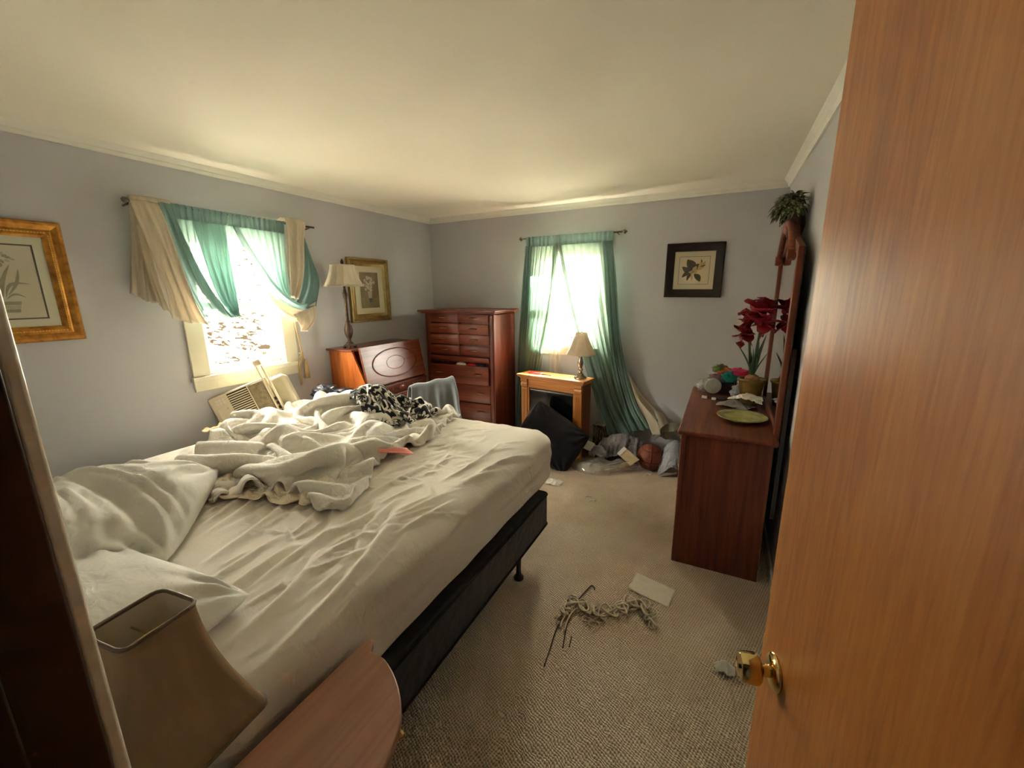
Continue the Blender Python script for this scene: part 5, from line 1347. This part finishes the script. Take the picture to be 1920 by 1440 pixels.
# tangled crochet cord
def tangle():
    M['cord'] = fabric('beige_crochet_cord', '#c4b598', '#d8cab0', 900)
    M['cord_dark'] = plain('dark_brown_strands', '#3d2d1e', .9)
    r = thing('tangled_cord', 'tangle of beige crochet cord with dark loose strands on the carpet', 'cord', (0, 0, 0))
    spine = cat_rom([(2.49, -2.36, .01), (2.53, -2.25, .02), (2.60, -2.25, .02), (2.68, -2.24, .02), (2.74, -2.19, .02), (2.79, -2.11, .02), (2.85, -2.10, .02), (2.88, -2.16, .02), (2.93, -2.22, .015)], 60)
    rr = random.Random(4); N = 210
    for q in range(3):
        pts = []
        for i in range(N // 3):
            t = i / (N // 3 - 1) * 59; k = min(int(t), 58); f = t - k
            p = spine[k] * (1 - f) + spine[k + 1] * f
            w = .044 * (.35 + .65 * math.sin(PI * min(1, max(0, i / (N // 3) * .9 + .1))) ** .7)
            a = i * (1.05 + .13 * q) + q * 2
            pts.append((p[0] + w * math.cos(a) * (.5 + .5 * rr.random()) , p[1] + w * math.sin(a * 1.13 + q) * (.5 + .5 * rr.random()), max(.004, .012 + .012 * math.sin(a * .71 + q) + .006 * rr.random())))
        MB().tube(cat_rom(pts, 900), .0050, 6).build('crochet_strand', 'cord', r, True)
    for cx, cy, ra in ((2.505, -2.20, .022), (2.655, -2.325, .026), (2.615, -2.31, .020)):
        MB().tube([(cx + ra * math.cos(a), cy + ra * .8 * math.sin(a), .008 + .003 * math.sin(3 * a)) for a in np.linspace(0, 2 * PI, 24)], .0034, 6, False).build('loop', 'cord', r, True)
    for pts, rad in (([(2.51, -2.28, .01), (2.50, -2.42, .006), (2.515, -2.55, .005), (2.525, -2.645, .004)], .0028), ([(2.525, -2.29, .01), (2.54, -2.40, .006), (2.565, -2.52, .004)], .0026), ([(2.58, -2.44, .004), (2.59, -2.50, .004)], .0024), ([(2.535, -2.19, .006), (2.555, -2.10, .005), (2.566, -2.062, .005), (2.585, -2.07, .005), (2.59, -2.085, .004)], .0028), ([(2.50, -2.30, .008), (2.49, -2.25, .006), (2.485, -2.22, .005)], .0022)):
        MB().tube(cat_rom(pts, 16), rad, 6).build('loose_strand', 'cord_dark', r, True)
    for pts in ([(2.52, -2.27, .012), (2.505, -2.34, .010), (2.515, -2.42, .006)], [(2.54, -2.28, .012), (2.53, -2.35, .010), (2.54, -2.43, .006)], [(2.53, -2.26, .012), (2.515, -2.30, .012), (2.505, -2.40, .007)]):
        MB().tube(cat_rom(pts, 14), .004, 6).build('cord_end', 'cord', r, True)
tangle()

# ------------------------------------------------------------------ dresser top
ZD = DZ
M['olive'] = NT('olive_glazed_plate'); s = M['olive']; s.base(s.ramp(s.noise(s.coord(), 14, 4), [(.3, '#8a8950'), (.7, '#a8a56c')])); s.set(rough=.22, coat=.4); M['olive'] = s.m
pt = thing('oval_plate', 'olive-green glazed plate on the near end of the dresser', 'plate', (3.238, -1.29, ZD))
MB().lathe([(0, .006), (.070, .006), (.078, .008), (.100, .018), (.132, .026), (.136, .028), (.136, .031), (.130, .031), (.100, .023), (.080, .013), (.070, .011), (0, .011)], (0, 0, 0), 56, cap=False).build('dish', 'olive', pt, True)
MB().lathe([(.050, 0), (.064, 0), (.066, .007), (.048, .007)], (0, 0, 0), 40, cap=False).build('foot_ring', 'olive', pt, True)
MB().tube([(.102 * math.cos(a), .102 * math.sin(a), .0245) for a in np.linspace(0, 2 * PI, 57)], .0014, 5, False).build('rim_line', 'olive', pt, True)
# potted amaryllis
am = thing('potted_amaryllis', 'red amaryllis in a ribbed gold pot in front of the mirror', 'plant', (3.297, -.815, ZD))
potm = plain('ribbed_gold_pot', '#7d6430', .35, .2, 20, metal=.55); M['pot'] = potm
rings = []
for rad, z in ((.052, 0), (.056, .004), (.060, .03), (.068, .09), (.076, .150), (.078, .158)):
    rings.append([((rad + .0018 * math.cos(i * PI)) * math.cos(2 * PI * i / 64), (rad + .0018 * math.cos(i * PI)) * math.sin(2 * PI * i / 64), z) for i in range(64)])
b = MB(); loft(b, rings); b.add([(0, 0, .002)], []); b.build('pot', 'pot', am, True)
MB().lathe([(.076, .155), (.086, .158), (.088, .165), (.086, .172), (.080, .172), (.074, .165), (.072, .155)], (0, 0, 0), 48, cap=False).build('pot_rim', 'pot', am, True)
M['soil'] = plain('dried_moss', '#8a6340', .95, .4, 50, .6, 120, .004)
MB().lathe([(0, .168), (.04, .165), (.074, .150)], (0, 0, 0), 24, cap=False).build('moss', 'soil', am, True)
lumpy('bulb_top', 'soil', (0, 0, .165), (.045, .045, .035), 2.1, .2, 14, 2.5, .5, am)
M['leafgreen'] = plain('dark_green_leaf', '#2f4a2c', .45, .25, 12)
M['stemgreen'] = plain('green_stalk', '#43602f', .5, .15, 20)
def strap(parent, name, mat, p0, pts, w, n=14, cup=.25):
    c_ = cat_rom([p0] + pts, n); P = []
    for i, p in enumerate(c_):
        t = i / (n - 1); d = c_[min(i + 1, n - 1)] - c_[max(i - 1, 0)]; d /= np.linalg.norm(d) + 1e-9
        side = np.cross(d, np.array([0, 0, 1.0])) if abs(d[2]) < .97 else np.cross(d, np.array([1.0, .3, 0])); side /= np.linalg.norm(side) + 1e-9
        nn = np.cross(side, d); ww = w * (.55 + .45 * math.sin(PI * min(1, t * .9 + .1))) * (1 - t ** 6) + .0008
        P.append([p - side * ww / 2 + nn * ww * cup * .5, p - nn * 0, p + side * ww / 2 + nn * ww * cup * .5])
    return MB().grid(P).build(name, mat, parent, True, solid=.0012)
for tip, mid in (((-.115, -.04, .415), (-.045, -.01, .29)), ((-.05, .02, .43), (-.02, .01, .30)), ((.02, .03, .42), (.012, .02, .30)), ((.075, -.03, .36), (.035, -.015, .27)), ((.05, -.06, .48), (.02, -.03, .32)), ((-.015, -.05, .38), (-.01, -.03, .28))):
    strap(am, 'leaf', 'leafgreen', (.0, 0, .17), [mid, tip], .034)
def flower(cx, cy, cz, dv, size, nm):
    dv = Vector(dv).normalized(); ref = Vector((0, 0, 1)) if abs(dv.z) < .8 else Vector((1, 0, 0)); u = dv.cross(ref).normalized(); w = dv.cross(u)
    f = thing('blossom', None, None, (cx, cy, cz)); f.parent = am
    for k in range(6):
        a = k * PI / 3 + .2; rd = u * math.cos(a) + w * math.sin(a); sz = size * (1 if k % 2 else .92)
        pts = [rd * .18 * sz + dv * .25 * sz, rd * .55 * sz + dv * .50 * sz, rd * .98 * sz + dv * .42 * sz]
        strap(f, 'petal', 'petalred', (0, 0, 0), [tuple(p) for p in pts], .80 * size, 10, .35)
    for k in range(4):
        a = k * 1.6; rd = u * math.cos(a) * .1 + w * math.sin(a) * .1
        MB().tube([(0, 0, 0), tuple(dv * .6 * size + rd * size), tuple(dv * .95 * size + rd * 1.6 * size)], .0010, 5).build('stamen', 'ink_straw', f, True)
M['petalred'] = plain('deep_red_petal', '#8e0f22', .5, .25, 14)
for p, top_ in (((.0, .0, .17), (.02, .0, .56)), ((-.012, .01, .17), (-.045, .0, .46))):
    MB().tube(cat_rom([p, ((p[0] + top_[0]) / 2 - .004, 0, .36), (top_[0], top_[1], top_[2])], 10), .007, 8).build('stalk', 'stemgreen', am, True)
flower(.00, -.02, .60, (-.7, -.75, .35), .130, 'a')
flower(.03, .03, .62, (.35, .3, .75), .12, 'b')
flower(-.02, .0, .555, (-.9, .2, -.1), .115, 'c')
flower(-.055, -.01, .475, (-.6, -.7, -.25), .10, 'd')
flower(.03, -.02, .55, (.3, -.9, .0), .11, 'e')
MB().tube([(.03, -.03, .46), (.034, -.05, .52)], .006, 8).build('bud', 'stemgreen', am, True)
# clear jar lying on its side, lid to the front
jr_ = thing('plastic_jar', 'clear plastic jar with a round grey lid lying on the dresser', 'jar', (3.06, -.66, ZD + .066), (0, 0, R_(12)))
MB().lathe([(.060, -.005), (.064, .01), (.065, .12), (.058, .14), (0, .142)], (0, 0, 0), 32, 'Y', cap=False).build('jar_wall', 'clear', jr_, True)
M['lid'] = plain('brushed_grey_lid', '#a9a79f', .4, .15, 30)
MB().lathe([(0, -.022), (.052, -.022), (.056, -.018), (.057, -.004), (0, -.004)], (0, 0, 0), 36, 'Y', cap=False).build('jar_lid', 'lid', jr_, True, autos=40)
lumpy('wad_inside', 'offwhite', (0, .07, -.01), (.05, .055, .045), 6.2, .3, 14, 2.5, .8, jr_, .3)
tag(lumpy('cellophane_wad', 'clear', (2.998, -.60, ZD + .05), (.045, .06, .05), 1.7, .5, 20, 3, .95, None, .5), 'crinkled cellophane wad at the left edge of the dresser top', 'wrapper')
# colourful yarn and cloth
for nm, hexc in (('ck_pink', '#c72f5c'), ('ck_teal', '#1f7f74'), ('ck_green', '#6d7f45'), ('ck_orange', '#b8552f'), ('ck_mauve', '#8b5a68')): M[nm] = fabric(nm + '_fleece', '#' + hexc.lstrip('#'), None, 500)
for nm, m_, x, y, z, sx, sy, sz, sd, lb in (('folded_scarf', 'ck_pink', 3.225, -.56, .150, .075, .06, .035, 2.0, 'hot pink scarf on the dresser clutter beside the amaryllis'), ('folded_scarf', 'ck_teal', 3.165, -.60, .122, .065, .05, .045, 3.1, 'teal green scarf bundle under the hot pink scarf'), ('folded_scarf', 'ck_green', 3.10, -.50, .165, .055, .05, .035, 4.2, 'olive green scarf at the back of the dresser clutter'),
                                      ('folded_scarf', 'ck_orange', 3.145, -.53, .150, .065, .05, .03, 5.3, 'rust orange scarf between the olive and pink scarves'), ('folded_scarf', 'ck_mauve', 3.10, -.585, .115, .075, .04, .03, 6.4, 'dull mauve scarf just above the clear jar')):
    tag(lumpy(nm, m_, (x, y, ZD + z), (sx, sy, sz), sd, .35, 22, 2.2, .6, None, .35), lb, 'scarf')
def carton(name, mat, a, b_, lb, cat='box', rz=0):
    r = thing(name, lb, cat, ((a[0] + b_[0]) / 2, (a[1] + b_[1]) / 2, a[2]), (0, 0, rz)); hx, hy, hz = (b_[0] - a[0]) / 2, (b_[1] - a[1]) / 2, b_[2] - a[2]
    box('carton_body', mat, (-hx, -hy, 0), (hx, hy, hz * .9), r, .002); box('carton_flap', mat, (-hx, -hy, hz * .9), (hx, hy, hz), r, .002); return r
M['plum'] = plain('dark_plum_card', '#3a2a30', .55, .1, 20); M['darkbrown'] = plain('dark_brown_card', '#3b2218', .5, .1, 20)
carton('gift_box', 'plum', (3.09, -.62, ZD), (3.20, -.48, ZD + .085), 'dark plum box buried under the scarves')
carton('gift_box', 'darkbrown', (3.20, -.66, ZD), (3.285, -.50, ZD + .10), 'dark brown box between the scarves and the gold pot')
rb = carton('red_box', 'red', (3.215, -.70, ZD + .10), (3.275, -.66, ZD + .14), 'small red carton with white patch left of the gold pot')
box('white_patch', 'paper', (-.028, -.0215, .010), (-.008, -.0195, .026), rb)
tag(lumpy('grey_pouch', 'greyblue', (3.235, -.735, ZD + .055), (.055, .035, .05), 8.8, .3, 18, 2.2, .95, None, .25), 'pale grey pouch leaning beside the gold pot', 'pouch')
wl = thing('brown_wallet', 'flat brown wallet with white tags in front of the jar', 'wallet', (3.09, -.80, ZD), (0, 0, R_(-18)))
b = MB(); b.box((-.07, -.035, 0), (.07, .035, .014)); b.build('cover', 'darkbrown', wl, bevel=.004)
box('white_tag', 'paper', (-.085, -.045, .002), (-.050, -.036, .020), wl, .001); box('white_tag', 'paper', (-.015, -.050, .002), (.012, -.036, .018), wl, .001)
P, U, V = crumple(34, 30, bilin((3.095, -1.02), (3.26, -1.10), (3.33, -.96), (3.12, -.90)), lambda x, y: ZD + .003 + .045 * np.exp(-((x - 3.2) / .08) ** 2 - ((y + 1.0) / .06) ** 2), .25, 60, 5, 61, .012, .25, .0008, .85, lambda U, V: np.where((U < .05) | (U > .95) | (V < .05) | (V > .95), .3, 0), 2)
M['greycap'] = fabric('warm_grey_knit', '#7f7770', '#8f8780', 500, .95, .4)
tag(cloth_obj('knit_beanie', P, 'greycap', .005, 1), 'warm grey knit beanie behind the olive plate', 'beanie')
P, U, V = crumple(40, 30, bilin((3.16, -.98), (3.35, -1.06), (3.365, -.88), (3.20, -.90)), lambda x, y: ZD + .05 + .035 * np.exp(-((x - 3.28) / .07) ** 2 - ((y + .97) / .07) ** 2), .45, 80, 5, 63, .02, .22, .0008, .85, lambda U, V: np.where((U < .05) | (U > .95) | (V < .05) | (V > .95), .3, 0), 2.5)
P[..., 0] = np.minimum(P[..., 0], 3.372)
tag(cloth_obj('white_cloth', P, 'offwhite', .004, 1), 'white crumpled cloth draped over the grey beanie', 'cloth')
# ------------------------------------------------------------------ wall basket with variegated ivy above the mirror
M['basket'] = plain('dark_red_basket', '#3a1712', .7, .3, 60)
wb = thing('wall_basket_plant', 'variegated leafy plant in a dark basket high on the right wall', 'plant', (3.445, -1.10, 1.965))
lumpy('basket', 'basket', (-.045, 0, -.01), (.045, .10, .10), 1.0, .08, 18, 2, .9, wb)
vg = NT('variegated_leaf'); vg.base(vg.ramp(vg.noise(vg.coord(), 55, 2), [(.38, '#26341f'), (.5, '#4d5c35'), (.62, '#a9a878')])); vg.set(rough=.5); M['ivy'] = vg.m
rr = random.Random(12); b = MB()
def ivy_leaf(b, p, d, ln, wd):
    d = Vector(d).normalized(); sd = d.cross(Vector((0, 0, 1))).normalized() if abs(d.z) < .95 else Vector((0, 1, 0)); nn = sd.cross(d)
    P = []
    for i in range(7):
        t = i / 6; c_ = Vector(p) + d * ln * t - Vector((0, 0, 1)) * ln * .35 * t * t + nn * .2 * ln * math.sin(PI * t); ww = wd * math.sin(PI * (.08 + .9 * t)) ** .7
        P.append([tuple(c_ - sd * ww / 2 + nn * ww * .15), tuple(c_), tuple(c_ + sd * ww / 2 + nn * ww * .15)])
    b.grid(P)
for i in range(380):
    a = rr.uniform(0, 2 * PI); e = rr.uniform(-.55, 1.35); d = Vector((math.cos(a) * math.cos(e), math.sin(a) * math.cos(e), math.sin(e)))
    p = Vector((-.07, 0, .075)) + Vector((d.x * .055, d.y * .10, d.z * .05)) * rr.uniform(.5, 1.0)
    if p.x + d.x * .05 > -.004: d.x = -abs(d.x)
    ivy_leaf(b, p, d, rr.uniform(.05, .075), rr.uniform(.020, .030))
b.v = [(min(x, .010), y, z) for x, y, z in b.v]
o = b.build('foliage', 'ivy', wb, True); o['kind'] = 'stuff'
for i in range(7):
    b2 = MB(); ivy_leaf(b2, (-.12, rr.uniform(-.06, .08), .075), (-.6, rr.uniform(-.5, .5), -.7), .055, .012); b2.build('dry_leaf', 'basket', wb, True)
# clothes peeking from the open chest drawer
for nm, mt_, x, lb in (('folded_shirt', 'offwhite', .70, 'white garment edge poking from the open chest drawer'), ('folded_shirt', 'red', .83, 'red garment edge poking from the open chest drawer'), ('folded_shirt', 'blackfab', .93, 'black garment edge poking from the open chest drawer')):
    tag(lumpy(nm, mt_, (x, -.492, .872), (.06, .018, .018), x * 9, .3, 14, 2.2, .8, None, .3), lb, 'clothing')
# bare shrub outside the back window
sh = thing('bare_shrub', 'bare twiggy shrub outside the back window', 'shrub', (2.0, 3.2, -.25))
rs = random.Random(3)
for i in range(9):
    a = rs.uniform(0, 6.28); p = Vector((0, 0, 0)); pts = [tuple(p)]; d = Vector((math.cos(a) * .35, math.sin(a) * .35, 1)).normalized()
    for k in range(7): d = (d + Vector((rs.uniform(-.3, .3), rs.uniform(-.3, .3), rs.uniform(-.1, .1)))).normalized(); p = p + d * .33; pts.append(tuple(p))
    br_ = MB().tube(pts, [.018 - .002 * k for k in range(8)], 6).build('branch', 'bark', sh, True)
    for k in range(2, 7):
        q = Vector(pts[k]); dd = Vector((rs.uniform(-1, 1), rs.uniform(-1, 1), rs.uniform(-.2, .9))).normalized()
        MB().tube([tuple(q), tuple(q + dd * .2), tuple(q + dd * .4 + Vector((0, 0, .05)))], [.006, .005, .002], 5).build('twig', 'bark', br_, True)
